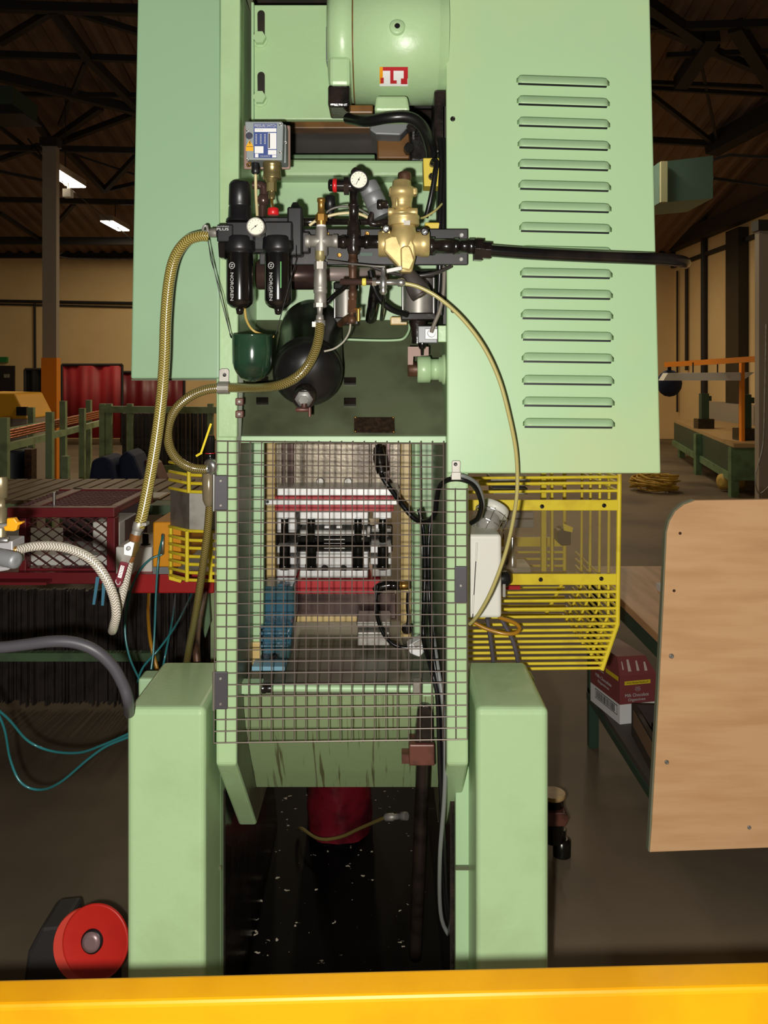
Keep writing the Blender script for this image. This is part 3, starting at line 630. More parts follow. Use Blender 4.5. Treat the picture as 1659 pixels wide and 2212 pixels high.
# lower bed
b = MB(); pts = [(1492, 1.862), (1530, 1.868), (1570, 1.89), (1620, 1.945), (1665, 2.0), (1700, 2.05)]
xl_, xr_ = X(511, FD)+.0015, X(965, FD)-.0015
vs = []
for y, d in pts:
    for dd in (0, .02): vs += [(xl_, d+dd, Z(y, d)), (xr_, d+dd, Z(y, d))]
fs = []
for k in range(len(pts)-1):
    o_ = 4*k; fs += [(o_, o_+1, o_+5, o_+4), (o_+2, o_+6, o_+7, o_+3), (o_, o_+4, o_+6, o_+2), (o_+1, o_+3, o_+7, o_+5)]
fs += [(0, 2, 3, 1), (4*len(pts)-4, 4*len(pts)-3, 4*len(pts)-1, 4*len(pts)-2)]
b.add(vs, fs); b.build('bed_apron', GREENS, t)
b = MB(); b.box(X(512, FD)+.002, 1.86, Z(1480, 1.86)-.02, X(965, FD)-.002, 2.34, Z(1480, 1.86)); b.build('bed_top', mat('oily_bed_top', (104, 104, 88), .42, rgb2=(70, 70, 60), scale=7., amt=.7), t)
b = MB(); b.cyl(P(586, 1486, 1.85), P(892, 1488, 1.85), px(8, 1.85), n=16); tb = b.build('tie_bar', GREENC, t)
b = MB(); b.pbox(520, 1476, 566, 1500, 1.84, .03); b.build('bar_block', GREENC, tb, .002)
b = MB(); b.hlathe(1487, 1.85, [(566, 11), (574, 11), (576, 9), (588, 9)], 16); b.build('bar_collar', BLACKO, tb)
b = MB(); b.pbox(892, 1475, 912, 1500, 1.835, .03); b.build('bar_end', SATIN, tb, .002)
b = MB(); b.pbox(913, 1478, 941, 1505, 1.838, .022); b.build('bar_block', GREENC, tb, .002)
# adjusting screw
sc = MB(); a = P(917, 1600, 1.87); e = P(897, 2068, 2.19); L_ = (e-a).length; ax = (e-a).normalized(); prf = []
nt = 96
for i in range(nt):
    prf += [(L_*i/nt, .0150), (L_*(i+.5)/nt, .0172)]
sc.lathe(a, ax, prf, 18); so = sc.build('adjusting_screw', mat('oily_thread', (62, 52, 46), .25, .55, rgb2=(26, 22, 20), scale=14., amt=.8), t, label='long oily threaded screw')
b = MB(); b.pbox(884, 1609, 939, 1655, 1.845, .06); b.build('screw_nut', RUSTB, so, .003)
b = MB(); b.prism([(900, 1560), (902, 1532), (912, 1522), (928, 1524), (936, 1540), (936, 1606), (896, 1606)], 1.85, .05); b.build('screw_clevis', BLACKO, so, .004)
b = MB(); b.lathe(P(915, 1608, 1.875), (0, 0, 1), [(0, .014), (.012, .0165), (.024, .014), (.036, .0165), (.048, .014), (.06, .0165), (.075, .012)], 16); b.build('screw_end', BLACKO, so)
b = MB(); b.pbox(868, 1630, 886, 1650, 1.88, .03); b.build('rusty_lug', RUSTB, t)
# throat: posts, gibs, ram, bolster
b = MB(); b.box(X(545, 2.0), 2.0, Z(1480, 1.86), X(570, 2.0), 2.02, Z(957, 2.0)); b.build('front_post', GREENC, t, .003)
b = MB(); b.cyl(P(899, 957, 2.15), P(903, 1440, 2.15), px(10, 2.15), n=16); b.build('round_post', GREENC, t)
b = MB(); b.pbox(886, 957, 945, 1430, 2.28, .03); b.build('front_post', GREENC, t)
b = MB(); b.pbox(562, 957, 594, 1290, 2.2, .06); b.build('gib_strip', TAN, t, .003)
b = MB(); b.pbox(866, 957, 888, 1400, 2.2, .06); b.build('gib_strip', TAN, t, .003)
b = MB(); b.pbox(594, 957, 866, 1058, 2.24, .1); ram = b.build('ram', OILYR, t, .004)
for x, w_ in ((612, 8), (628, 14), (838, 10), (655, 4), (800, 6)):
    b = MB(); b.pbox(x-w_/2, 957, x+w_/2, 1056, 2.228, .014); b.build('ram_guide', BROWNST if w_ > 6 else OILYR, ram, .002)
for x in (692, 752):
    b = MB(); b.lathe(P(x, 1040, 2.24), (0, -1, 0), [(0, px(9, 2.24)), (.006, px(9, 2.24)), (.007, px(7, 2.24))], 20); b.build('ram_bolt', SATIN, ram)
b = MB(); b.pbox(638, 1282, 856, 1338, 2.23, .1); b.build('bolster', BROWNST, t, .003)
b = MB(); b.pbox(638, 1332, 810, 1344, 2.22, .02); b.build('bolster_lip', TAN, t, .002)
b = MB(); b.pbox(770, 1343, 845, 1356, 2.1, .1); b.pbox(772, 1366, 842, 1396, 2.08, .08); b.build('scrap_tray', SATIN, t, .003)
# ------------------------------------------------------------------ sheet-metal covers
t = thing('flywheel_cover', 'large plain pale green cover on the left side of the press', 'cover', P(380, 818, 1.9))
b = MB(); b.prism([(298, -60), (475, -60), (474, 818), (282, 818)], [1.77, 1.77, 1.755, 1.755], .008); b.prism([(299, -58), (461, -58), (461, 816), (283, 816)], [1.778, 1.778, 1.763, 1.763], .47); b.build('panel', mat('left_cover_shaded_paint', (144, 178, 142), .42, rgb2=(134, 164, 130), scale=2.2, amt=.6), t, .006, seg=3)  # darker green paints in the shade from the cover's tilt
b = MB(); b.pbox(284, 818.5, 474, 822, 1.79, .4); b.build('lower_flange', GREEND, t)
t = thing('louvred_cover', 'large pale green cover with a column of louvres, right side of the press', 'cover', P(1195, 1022, 1.9))
b = MB(); b.prism([(963, -60), (1403, -60), (1428, 1023), (966, 1023)], [1.768, 1.768, 1.745, 1.745], .008); b.prism([(1018, -58), (1401, -58), (1426, 1021), (1018, 1021)], [1.776, 1.776, 1.753, 1.753], .47); b.build('panel', mat('right_cover_paint', (168, 200, 154), .40, rgb2=(190, 200, 146), scale=1.9, amt=.7, lo=.5, hi=.7), t, .006, seg=3)  # pale yellow noise: worn patches and reflections painted into the colour
def pan_d(y): return 1.768+(1.745-1.768)*(y+60)/1083.
ys = [178, 222, 268, 315, 359, 404, 450, 495, 545, 593, 638, 683, 729, 776, 824, 871, 917]
for i, y in enumerate(ys):
    f = i/16; x0 = 1116+14*f; x1 = 1316+12*f; tilt = 7-5*f
    b = MB(); nx, ny = 28, 7; vs = []
    for a in range(nx+1):
        u = a/nx; e = min(1., min(u, 1-u)/.065); e = math.sqrt(max(0., 1-(1-e)**2))
        for k in range(ny+1):
            w_ = k/ny; hh = .0125*e*math.sin(w_*math.pi/2)**.8
            yy = y-13+w_*17+tilt*(u-.5)+(1-e)*(1-w_)*9; vs.append(P(x0+(x1-x0)*u, yy, pan_d(yy)-.0006-hh))
    b.add(vs, [(a*(ny+1)+k, (a+1)*(ny+1)+k, (a+1)*(ny+1)+k+1, a*(ny+1)+k+1) for a in range(nx) for k in range(ny)], True)
    o = b.build('louvre', GREENC, t); so_ = o.modifiers.new('thick', 'SOLIDIFY'); so_.thickness = .0012; so_.offset = 0
    b = MB(); dd = pan_d(y+6)-.0016
    b.prism([(x0+4, y+2-tilt/2), (x1-4, y+2+tilt/2), (x1-6, y+8+tilt/2), (x0+3, y+8.5-tilt/2)], dd, .0012); b.build('louvre_slot', BLACK, o)
for x, y in ((978, 257), (979, 671)):
    screw_head(t, x, y, pan_d(y), .0055, BLACKO)
# ------------------------------------------------------------------ motor
t = thing('electric_motor', 'pale green electric motor on the press top plate', 'motor', P(840, 240, 1.86))
md = 1.86; my = 92
b = MB(); b.hlathe(my, md, [(766, 124), (768, 130), (940, 130), (944, 127), (962, 120)], 48); b.build('stator_body', GREEN, t)
b = MB(); b.hlathe(my, md, [(710, 60), (712, 100), (722, 118), (764, 126), (765, 122)], 48); b.build('end_bell', GREEN, t)
b = MB(); b.pbox(711, 120, 757, 184, 1.75, .09); b.build('bell_foot', GREEN, t, .008)
b = MB(); b.pbox(708, 182, 756, 230, 1.755, .09); b.build('end_cowl', BLACKO, t, .006)
b = MB(); b.hlathe(my, md, [(765, 127), (766, 128.5), (769, 128.5), (770, 127)], 48); b.build('joint_seam', ORANGEB, t)
b = MB(); b.pbox(704, 56, 711, 132, 1.80, .04); b.build('bell_clip', GREYAL, t, .002)
b = MB(); c = P(858, 62, 1.733); b.lathe(c, (0, -1, .12), [(-.02, .0165), (.009, .0165), (.011, .0145), (.011, .006)], 24); bo = b.build('lifting_boss', GREEN, t)
b = MB(); b.lathe(c+Vector((0, -.0112, .0013)), (0, -1, .12), [(0, .0058), (.0006, .0058)], 16); b.build('boss_hole', BLACK, bo)
b = MB(); b.prism([(812, 206), (880, 206), (886, 240), (808, 240)], 1.765, .1); b.build('mounting_foot', GREEN, t, .006)
b = MB(); b.pbox(750, 226, 806, 244, 1.80, .08); b.build('foot_bracket', ORANGEB, t, .003)
b = MB(); b.pbox(938, 192, 966, 330, 1.80, .12); b.build('drive_end_block', BLACKO, t, .006)
# nameplate curved on the body
r_ = px(131, md); cz = Z(my, md)
def on_motor(x, y):
    yy = 1.745
    for _ in range(12): zz = Z(y, yy)-cz; yy = .5*yy+.5*(md-math.sqrt(max(1e-6, r_*r_-zz*zz)))
    yy -= .001; return Vector((X(x, yy), yy, Z(y, yy)))
def mplate(name, x0, y0, x1, y1, m, off=0., par=None, n=6):
    b = MB(); vs = []
    for i in range(n+1):
        y = y0+(y1-y0)*i/n
        for x in (x0, x1): q = on_motor(x, y); q.y -= off; vs.append(q)
    b.add(vs, [(2*i, 2*i+1, 2*i+3, 2*i+2) for i in range(n)]); o = b.build(name, m, par or t)
    s_ = o.modifiers.new('thick', 'SOLIDIFY'); s_.thickness = .0005; s_.offset = 0; return o
np_ = mplate('rating_plate', 820, 145, 881, 186, LABELW)
mplate('plate_band', 820, 145, 827, 181, YELD, .0008, np_); mplate('plate_band', 827, 145, 881, 153, RED, .0008, np_)
mplate('plate_band', 843, 153, 850, 181, RED, .0008, np_); mplate('plate_band', 850, 174, 857, 181, RED, .0008, np_); mplate('plate_band', 866, 170, 880, 182, RED, .0008, np_)
mplate('plate_band', 872, 153, 881, 170, RED, .0008, np_); mplate('plate_band', 822, 168, 829, 180, RED, .0008, np_)
c = on_motor(841, 149); text('Leeds Brook', c+Vector((-.001, -.0018, 0)), .004, LABELW, np_, width=.022) if False else None
# conduit from the motor
b = MB(); b.tube([P(752, 256, 1.80), P(790, 262, 1.74), P(840, 254, 1.71), P(885, 254, 1.71), P(914, 275, 1.73), P(930, 318, 1.78), P(932, 343, 1.80)], [.012]*20, 14, 5)
o = b.build('motor_conduit', RUBBER); tag(o, 'thick black flexible conduit looping under the motor', 'conduit')
# ------------------------------------------------------------------ die set in the throat
t = thing('die_set', 'bright steel and red die set with pillars in the press throat', 'die set', P(725, 1283, 2.2))
dd = 2.13
def dpart(name, x0, y0, x1, y1, m, d=dd, dep=.2, bev=.002): b = MB(); b.pbox(x0, y0, x1, y1, d, dep); return b.build(name, m, t, bev)
dpart('upper_plate', 598, 1054, 862, 1071, WHITEST); dpart('upper_red_plate', 594, 1071, 850, 1105, RED, 2.14)
sb = dpart('stop_bar', 567, 1080, 858, 1091, WHITEST, 2.115, .01); b = MB(); b.lathe(P(578, 1084, 2.115), (0, -1, 0), [(0, .004), (.0008, .004)], 12); b.build('bar_hole', BLACK, sb)
dpart('punch_holder', 647, 1106, 796, 1122, WHITEST, 2.12); dpart('side_shoe', 597, 1106, 638, 1120, WHITEST, 2.16); dpart('side_shoe', 806, 1106, 846, 1120, WHITEST, 2.16)
dpart('punch_block', 647, 1122, 796, 1134, ZINC, 2.15); dpart('stripper_plate', 647, 1145, 792, 1158, ZINC, 2.14); dpart('side_stripper', 598, 1120, 640, 1151, WHITEST, 2.18); dpart('side_stripper', 802, 1142, 846, 1150, ZINC, 2.18)
dpart('dark_gap_plate', 594, 1134, 848, 1192, DARKST, 2.22, .1); dpart('die_plate', 640, 1160, 800, 1172, DARKST, 2.15); dpart('die_plate', 640, 1180, 800, 1190, DARKST, 2.15)
for y in (1165, 1173, 1184): dpart('die_lip', 700, y, 745, y+1.5, STEEL, 2.147, .005, 0)
dpart('shim', 700, 1136, 713, 1142, WHITEST, 2.14, .03); dpart('shim', 726, 1136, 739, 1142, WHITEST, 2.14, .03); dpart('shim', 811, 1133, 818, 1143, WHITEST, 2.14, .03)
dpart('lower_die_block', 647, 1192, 796, 1226, WHITEST, 2.14); dpart('side_block', 598, 1180, 640, 1195, WHITEST, 2.18); dpart('side_block', 800, 1180, 846, 1195, WHITEST, 2.18)
dpart('side_block', 598, 1204, 640, 1220, WHITEST, 2.18); dpart('side_block', 800, 1206, 846, 1220, WHITEST, 2.18)
dpart('lower_plate', 647, 1233, 795, 1249, WHITEST, 2.12); dpart('side_shoe', 597, 1230, 640, 1246, WHITEST, 2.16); dpart('side_shoe', 804, 1230, 846, 1246, ZINC, 2.16)
dpart('lower_red_plate', 596, 1253, 822, 1283, RED, 2.14)
for x, d_ in ((615, 2.15), (672, 2.1), (773, 2.1), (827, 2.15)):
    b = MB(); b.vlathe(x, d_, [(1120, 7), (1122, 8), (1170, 8), (1171, 7)], 20); b.build('guide_pillar', DARKST, t)
    b = MB(); b.vlathe(x, d_, [(1180, 10), (1182, 11.5), (1218, 11.5), (1219, 13), (1229, 13), (1230, 10)], 20); b.build('guide_bush', DARKST, t)
for x in (702, 742):
    b = MB(); b.lathe(P(x, 1226, 2.13), (0, -1, 0), [(0, .009), (.008, .009)], 12); b.build('cap_screw', BLACKO, t)
# ------------------------------------------------------------------ other gear in the throat
t = thing('blue_valve_block', 'oily blue-green cast feed unit in the left of the throat', 'feed unit', P(595, 1420, 2.05))
b = MB(); b.pbox(562, 1268, 636, 1345, 2.05, .1); b.build('upper_casting', BLUEO, t, .006)
b = MB(); b.pbox(600, 1262, 614, 1272, 2.06, .04); b.build('top_boss', BLUEO, t, .002)
b = MB(); b.prism([(556, 1345), (632, 1345), (626, 1425), (560, 1425)], 2.0, .1); b.build('lower_casting', BLUEO, t, .006)
for y in (1352, 1366, 1380, 1394):
    b = MB(); b.pbox(560, y, 624, y+7, 1.985, .02); b.build('casting_rib', BLUEO, t, .003)
b = MB(); b.pbox(544, 1388, 562, 1440, 1.99, .05); b.build('tan_bracket', TAN, t, .002)
b = MB(); b.pbox(560, 1424, 600, 1436, 1.96, .06); b.lathe(P(590, 1428, 1.955), (0, 1, 0), [(0, .012), (.02, .012)], 14); b.build('base_clamp', BLACKO, t)
b = MB(); b.pbox(544, 1440, 616, 1449, 1.9, .05); b.build('base_bar', mat('light_blue_bar', (116, 158, 176), .4), t)
t = thing('air_fitting', 'black elbow fitting with brass end across the throat', 'fitting', P(860, 1275, 2.1))
b = MB(); b.tube([P(812, 1278, 2.08), P(822, 1268, 2.08), P(842, 1264, 2.08)], .012, 12, 4); b.build('elbow', BLACKG, t)
b = MB(); b.hlathe(1265, 2.08, [(840, 8), (842, 10), (862, 10), (863, 8)], 16); b.build('coupling', BLACKG, t)
b = MB(); b.hlathe(1265, 2.08, [(863, 8), (864, 9), (884, 9), (885, 7)], 16); b.build('ferrule', BRASSY, t)
t = thing('junction_box', 'small white box tied to the cables at the right of the throat', 'box', P(901, 1420, 1.97))
b = MB(); b.prism([(879, 1396), (908, 1381), (922, 1404), (906, 1420), (886, 1412)], 1.97, .04); b.build('body', LABELW, t, .003)
b = MB(); b.prism([(892, 1392), (908, 1383), (914, 1392), (898, 1400)], 1.966, .004); b.build('lid', SATIN, t)
# ================================================================== REAR MESH GUARD
gd = 1.752
t = thing('wire_mesh_guard', 'square wire mesh guard over the rear opening of the press', 'guard', P(735, 1605, gd))
b = MB(); n = 24
for i in range(21):
    x = 467+i*24.55; xb = 462+i*24.75; b.cyl(P(x, 953, gd), P(xb, 1606-i*.2, gd), .00125, n=6)
for x, xb in ((983, 984.5), (1008, 1009.5)): b.cyl(P(x, 1055, gd), P(xb, 1598, gd), .00125, n=6)
for j in range(27):
    y = 953+j*25.08; xr = 958 if j < 4 else 1009; f = j/26; x0 = 467-5*f
    b.cyl(P(x0, y, gd-.0022), P(xr, y+(6-14*f if j >= 4 else 6), gd-.0022), .00125, n=6)
b.build('wire_grid', mat('mesh_wire', (126, 114, 106), .38, .5), t)
def hinge(x0, y0, x1, y1, ys_, m=GREYAL):
    b = MB(); b.pbox(x0, y0, x1, y1, gd-.006, .004); o = b.build('hinge_plate', mat('dark_grey_plate', (78, 76, 80), .42, .2), t, .0015)
    for y in ys_: screw_head(o, (x0+x1)/2, y, gd-.006, .003, SATIN)
    return o
h1 = hinge(463, 1027, 491, 1102, (1039, 1092)); h2 = hinge(462, 1452, 491, 1533, (1466, 1521))
for h_, y0, y1 in ((h1, 1025, 1104), (h2, 1451, 1534)):
    b = MB(); b.cyl(P(462, y0, gd-.004), P(461.5, y1, gd-.004), .0032, n=10); b.build('hinge_pin', STEEL, h_)
h3 = hinge(982, 1224, 1009, 1302, (1265,))
# ================================================================== AIR LINE
md_ = 1.715
t = thing('manifold_plate', 'long black mounting plate carrying the air fittings', 'plate', P(800, 575, md_))
b = MB(); b.pbox(560, 494, 1011, 572, md_, .012); b.build('plate', PLATEB, t, .002)
for x, y in ((997, 508), (996, 560), (733, 551), (793, 505), (706, 505)): screw_head(t, x, y, md_, .005, BRASSY if x < 990 else ZINC)
b = MB(); b.pbox(778, 546, 804, 553, md_-.001, .001); b.build('green_tag', mat('green_tag', (24, 70, 48), .4), t)
# filter units
def unit(x, d, top, name, lab, cat):
    t = thing(name, lab, cat, P(x, 675, d))
    b = MB(); b.pbox(x-30, 478, x+30, 520, d-.02, .045); b.vlathe(x, d, [(512, 30), (516, 33), (540, 34), (545, 30), (548, 29)], 28); b.build('head', BLACK, t, .003)
    b = MB(); b.vlathe(x, d, [(544, 28), (560, 29), (648, 29), (656, 27), (664, 19), (667, 10), (668, 5)], 32); o = b.build('bowl', BLACKG, t)
    b = MB(); b.vlathe(x, d, [(664, 7), (668, 9), (672, 8), (678, 7), (680, 3)], 16); b.build('drain', BLACKG, t)
    b = MB(); r = px(29, d)+.0006
    c = P(x, 606, d)
    ang = math.radians(-24); 
    for txt, yy, h, wd in (('NORGREN', 622, .0072, .030),):
        cc = Vector((c.x+r*math.sin(ang)*1.0, d-r*math.cos(ang), Z(yy, d)))
        text(txt, cc, h, INKW, o, right=(0, 0, -1), up=(math.cos(ang), math.sin(ang), 0), width=.055, bold=.004)
    cc = Vector((c.x+r*math.sin(ang), d-r*math.cos(ang), Z(577, d)))
    text('N', cc, .0062, INKW, o, right=(0, 0, -1), up=(math.cos(ang), math.sin(ang), 0))
    b = MB(); nrm = Vector((math.sin(ang), -math.cos(ang), 0)); u_ = Vector((math.cos(ang), math.sin(ang), 0)); pts = [cc+(u_*math.cos(k*math.pi/8)+Vector((0, 0, 1))*math.sin(k*math.pi/8))*.0062 for k in range(17)]
    b.tube(pts, .0007, 6); b.build('emblem_ring', INKW, o)
    return t, o
ta, oa = unit(518, 1.655, 392, 'filter_regulator', 'black air filter regulator with a domed knob and white dial', 'air filter')
b = MB(); b.vlathe(518, 1.655, [(392, 8), (394, 20), (400, 23), (443, 24), (445, 22), (448, 24), (470, 25), (474, 29), (480, 30)], 28); b.build('regulator_knob', BLACK, ta)
b = MB(); b.pbox(468, 484, 503, 522, 1.63, .05); pb = b.build('port_block', BLACK, ta, .003)
text('PLUS', P(481, 495, 1.6295), .0050, INKW, pb, width=.0235, bold=.01); text('OLYMPIAN', P(481, 489, 1.6295), .0022, INKW, pb, width=.0235)
b = MB(); b.prism([(470, 522), (486, 522), (486, 558), (472, 556)], 1.64, .03); b.build('clamp_leg', BLACKG, ta, .003)
tb_, ob = unit(601, 1.66, 458, 'lubricator', 'black air lubricator with a red cap and green sight stripe', 'lubricator')
b = MB(); b.vlathe(590, 1.65, [(449, 9), (451, 12), (464, 12.5), (465, 11)], 20); b.build('red_cap', REDK, tb_)
b = MB(); b.pbox(605, 565, 608, 622, 1.66-px(29, 1.66)-.0012, .003); b.build('sight_stripe', GREENLED, ob)
b = MB(); b.pbox(544, 482, 582, 540, 1.66, .03); b.build('joining_clamp', BLACK, tb_, .003)
b = MB(); b.pbox(620, 446, 653, 552, 1.66, .035); b.vlathe(638, 1.675, [(438, 6), (446, 10)], 16); b.build('outlet_block', BLACK, tb_, .004)
b = MB(); b.pbox(652, 500, 668, 545, 1.665, .03); b.build('outlet_port', PLATEB, tb_, .003)
def gauge(x, y, d, r, lab, case=ZINC, needle=35, par_depth=.03):
    t = thing('pressure_gauge', lab, 'gauge', P(x, y+r, d)); c = P(x, y, d); R = px(r, d)
    b = MB(); b.lathe(c+Vector((0, par_depth, 0)), (0, -1, 0), [(0, R*.85), (.006, R), (par_depth, R), (par_depth+.0016, R*.97), (par_depth+.0016, R*.88), (par_depth-.0005, R*.87)], 32); b.build('case', case, t)
    b = MB(); b.lathe(c+Vector((0, .001, 0)), (0, -1, 0), [(0, R*.86), (.001, R*.86)], 32); dl = b.build('dial', DIAL, t)
    b = MB()
    for k in range(11):
        a = math.radians(225-27*k); v = Vector((math.cos(a), 0, math.sin(a))); b.bar(c+v*R*.62+Vector((0, -.0004, 0)), c+v*R*.78+Vector((0, -.0004, 0)), .0006, .0003, (0, 1, 0))
    b.build('dial_marks', INKB, dl)
    b = MB(); a = math.radians(needle); v = Vector((math.cos(a), 0, math.sin(a))); b.bar(c-v*R*.3+Vector((0, -.001, 0)), c+v*R*.62+Vector((0, -.001, 0)), .0009, .0006, (0, 1, 0)); b.lathe(c, (0, -1, 0), [(0, .0016), (.0018, .0016)], 10); b.build('needle', INKB, dl)
    return t
gauge(552, 489, 1.615, 20, 'round white-dial pressure gauge with a steel rim between the two black bowls', SATIN, 218)
gauge(775, 388, 1.62, 20.5, 'round white-dial pressure gauge in a black case above the brass valve', BLACK, 240)
# relief valve tee
t = thing('relief_valve', 'brass relief valve standing on a steel tee', 'relief valve', P(695, 550, 1.665))
b = MB(); b.vlathe(694, 1.665, [(428, 7), (429, 9), (436, 9), (437, 7.5), (458, 7.5), (460, 9), (464, 11), (468, 11.5)], 20); b.hexn(P(694, 464, 1.665), P(694, 478, 1.665), px(13, 1.665)); b.vlathe(694, 1.665, [(478, 11), (489, 10)], 20); b.build('brass_body', BRASSY, t)
b = MB(); b.vlathe(694, 1.665, [(484, 10), (489, 10.5), (490, 10)], 20); b.build('thread_tape', LABELW, t)
b = MB(); b.vlathe(694, 1.67, [(490, 11), (494, 12), (500, 13), (550, 14), (553, 13)], 20); b.hlathe(521, 1.67, [(660, 14), (664, 15), (670, 15), (671, 13), (718, 13), (719, 15), (728, 15), (730, 14)], 20); b.build('tee', SATIN, t)
t = thing('quick_coupler', 'worn steel quick coupler hanging below the relief valve', 'coupler', P(692, 700, 1.665))
b = MB(); b.vlathe(692, 1.665, [(543, 11), (560, 11), (561, 9), (566, 9)], 20); b.build('upper_nipple', mat('dull_brass', (150, 138, 96), .45, .4), t)
b = MB(); b.hexn(P(692, 566, 1.665), P(692, 582, 1.665), px(14, 1.665)); b.vlathe(692, 1.665, [(582, 13), (590, 14), (620, 14.5), (621, 13.5), (626, 15), (633, 15), (634, 13), (652, 13.5), (655, 12.5)], 24); b.hexn(P(691, 655, 1.665), P(691, 664, 1.665), px(14, 1.665)); b.build('body', SATIN, t)
b = MB(); b.vlathe(691, 1.665, [(664, 7), (668, 6), (680, 6), (681, 8), (690, 9), (692, 8)], 16); b.build('hose_tail', SATIN, t)
b = MB(); b.vlathe(691, 1.665, [(692, 11.5), (693, 12), (703, 12), (704, 11.5)], 20); b.pbox(674, 695, 682, 706, 1.655, .012); b.build('hose_clamp', ZINC, t)
# second riser with small regulator
t = thing('pipe_riser', 'dark iron pipe riser and tee between the relief valve and brass valve', 'pipe', P(764, 700, 1.67))
b = MB(); b.vlathe(764, 1.672, [(402, 9), (440, 9), (441, 12), (446, 12), (447, 10), (478, 10), (480, 13), (500, 14), (508, 15)], 18); b.hlathe(523, 1.672, [(728, 13), (736, 13), (737, 15), (747, 15), (748, 12), (786, 12), (787, 15), (796, 15), (797, 14), (822, 14)], 20); b.vlathe(764, 1.672, [(505, 14), (540, 14), (548, 12), (550, 10)], 18); b.build('black_tee', BLACKO, t)
b = MB(); b.vlathe(762, 1.672, [(548, 9), (560, 9), (561, 10.5), (578, 10.5), (580, 8.5), (600, 8), (628, 8), (629, 9.5), (642, 9.5), (643, 8), (650, 8)], 16); b.hexn(P(761, 648, 1.672), P(760, 676, 1.672), px(10.5, 1.672)); b.build('rusty_pipe', RUST, t)
b = MB(); b.vlathe(760, 1.672, [(676, 6), (684, 6), (685, 9), (698, 9), (699, 7)], 14); b.tube([P(760, 686, 1.675), P(748, 690, 1.69), P(735, 700, 1.73)], .0075, 10, 3); b.build('elbow', RUST, t)
b = MB(); b.cyl(P(766, 668, 1.668), P(778, 668, 1.66), .003, n=8); b.cyl(P(774, 668, 1.66), P(774, 694, 1.66), .004, n=10); b.build('cock_lever', BRASSY, t, label='brass cock lever')
t = thing('pressure_regulator', 'small black regulator knob with a red ring beside the upper gauge', 'regulator', P(735, 418, 1.665))
b = MB(); b.hlathe(400, 1.66, [(709, 8), (711, 13), (719, 14), (720, 12)], 20); b.hlathe(401, 1.66, [(727, 13.5), (746, 14)], 20); b.build('knob', BLACKG, t)
b = MB(); b.hlathe(400.5, 1.66, [(719, 13.5), (721, 15), (727, 15), (728, 13.5)], 24); b.build('red_ring', REDK, t)
b = MB(); b.hexn(P(743, 402, 1.66), P(754, 402, 1.66), px(20, 1.66)); b.hlathe(402, 1.66, [(752, 12), (775, 12)], 16); b.ball(P(770, 374, 1.66), px(13, 1.66), 14); b.build('valve_body', BLACKO, t)
t = thing('rear_pipe', 'black pipe with a cap behind the relief valve', 'pipe', P(740, 500, 1.74))
b = MB(); b.hlathe(479, 1.74, [(640, 6), (642, 9), (700, 9), (701, 7), (842, 7)], 14); b.build('pipe', BLACKO, t)
b = MB(); b.vlathe(713, 1.74, [(422, 7), (425, 11), (452, 12), (453, 9), (474, 9)], 16); b.build('cap', BLACK, t)
# silencers
def tilted(x0, y0, x1, y1, d, prof, m, name, parent=None):
    a = P(x0, y0, d); e = P(x1, y1, d); L = (e-a).length; b = MB(); b.lathe(a, e-a, [(f*L, px(r, d)) for f, r in prof], 24); return b.build(name, m, parent)
t = thing('silencer', 'tilted grey metal silencer between the gauge and the brass valve', 'silencer', P(815, 470, 1.69))
tilted(793, 396, 826, 468, 1.69, [(0, 19), (.04, 22), (.3, 22.5), (.31, 21.8), (.32, 22.5), (.62, 23), (.63, 22), (.64, 23), (1, 23)], GREYAL, 'body', t)
b = MB(); b.tube([P(806, 460, 1.68), P(800, 478, 1.68), P(812, 484, 1.68), P(840, 478, 1.69)], .007, 10, 4); b.hlathe(442, 1.66, [(814, 8), (816, 11), (826, 11), (827, 9), (838, 9)], 16); b.build('elbow', BLACKO, t)
t = thing('silencer', 'dark rusty silencer pointing down below the brass valve', 'silencer', P(905, 640, 1.67))
tilted(878, 588, 912, 640, 1.67, [(0, 12), (.08, 17), (.7, 23), (.9, 23.5), (.98, 22)], mat('dark_grey_iron', (74, 68, 66), .5, .2, rgb2=(50, 40, 38), scale=30., amt=.7), 'body', t)
tilted(908, 634, 912, 641, 1.668, [(0, 22), (.5, 20), (1, 6)], RUST, 'rim', t)
# brass valve
t = thing('brass_valve', 'large cast brass lockout valve with a gold coloured body', 'valve', P(872, 585, 1.655))
vd = 1.66
b = MB(); b.hlathe(527, vd, [(817, 26), (819, 28), (838, 28), (842, 26), (905, 26), (908, 28), (925, 28), (927, 26)], 32)
b.vlathe(872, vd, [(488, 25), (500, 27), (516, 34), (540, 30)], 32); b.build('body', BRASS, t)
b = MB(); b.prism([(829, 515), (845, 508), (886, 508), (897, 530), (898, 556), (890, 588), (866, 588), (857, 572), (829, 542)], vd-.027, .04); bd_ = b.build('front_web', BRASS, t, .004)
b = MB(); b.prism([(865, 536), (873, 530), (885, 531), (890, 542), (896, 562), (886, 584), (866, 580)], vd-.034, .012); b.build('vent_boss', BRASS, t, .003)
b = MB(); b.vlathe(872, vd, [(466, 33), (469, 34.5), (474, 34.5), (475, 33.5), (485, 34.5), (488, 33)], 36); b.build('flange', BRASS, t)
b = MB(); b.vlathe(868, vd, [(390, 17), (392, 20), (403, 21), (405, 26), (414, 28), (424, 28), (425, 25), (440, 22), (449, 22), (451, 15), (468, 15)], 32); b.build('bonnet', BRASS, t)
b = MB(); b.pbox(840, 404, 902, 420, vd-.012, .03); b.build('bonnet_ears', BRASS, t, .004)
b = MB(); b.hlathe(458, vd-.012, [(838, 8), (840, 9), (851, 9), (853, 6), (880, 6), (882, 9), (900, 9), (902, 8)], 20); b.build('cross_bosses', BRASS, t)
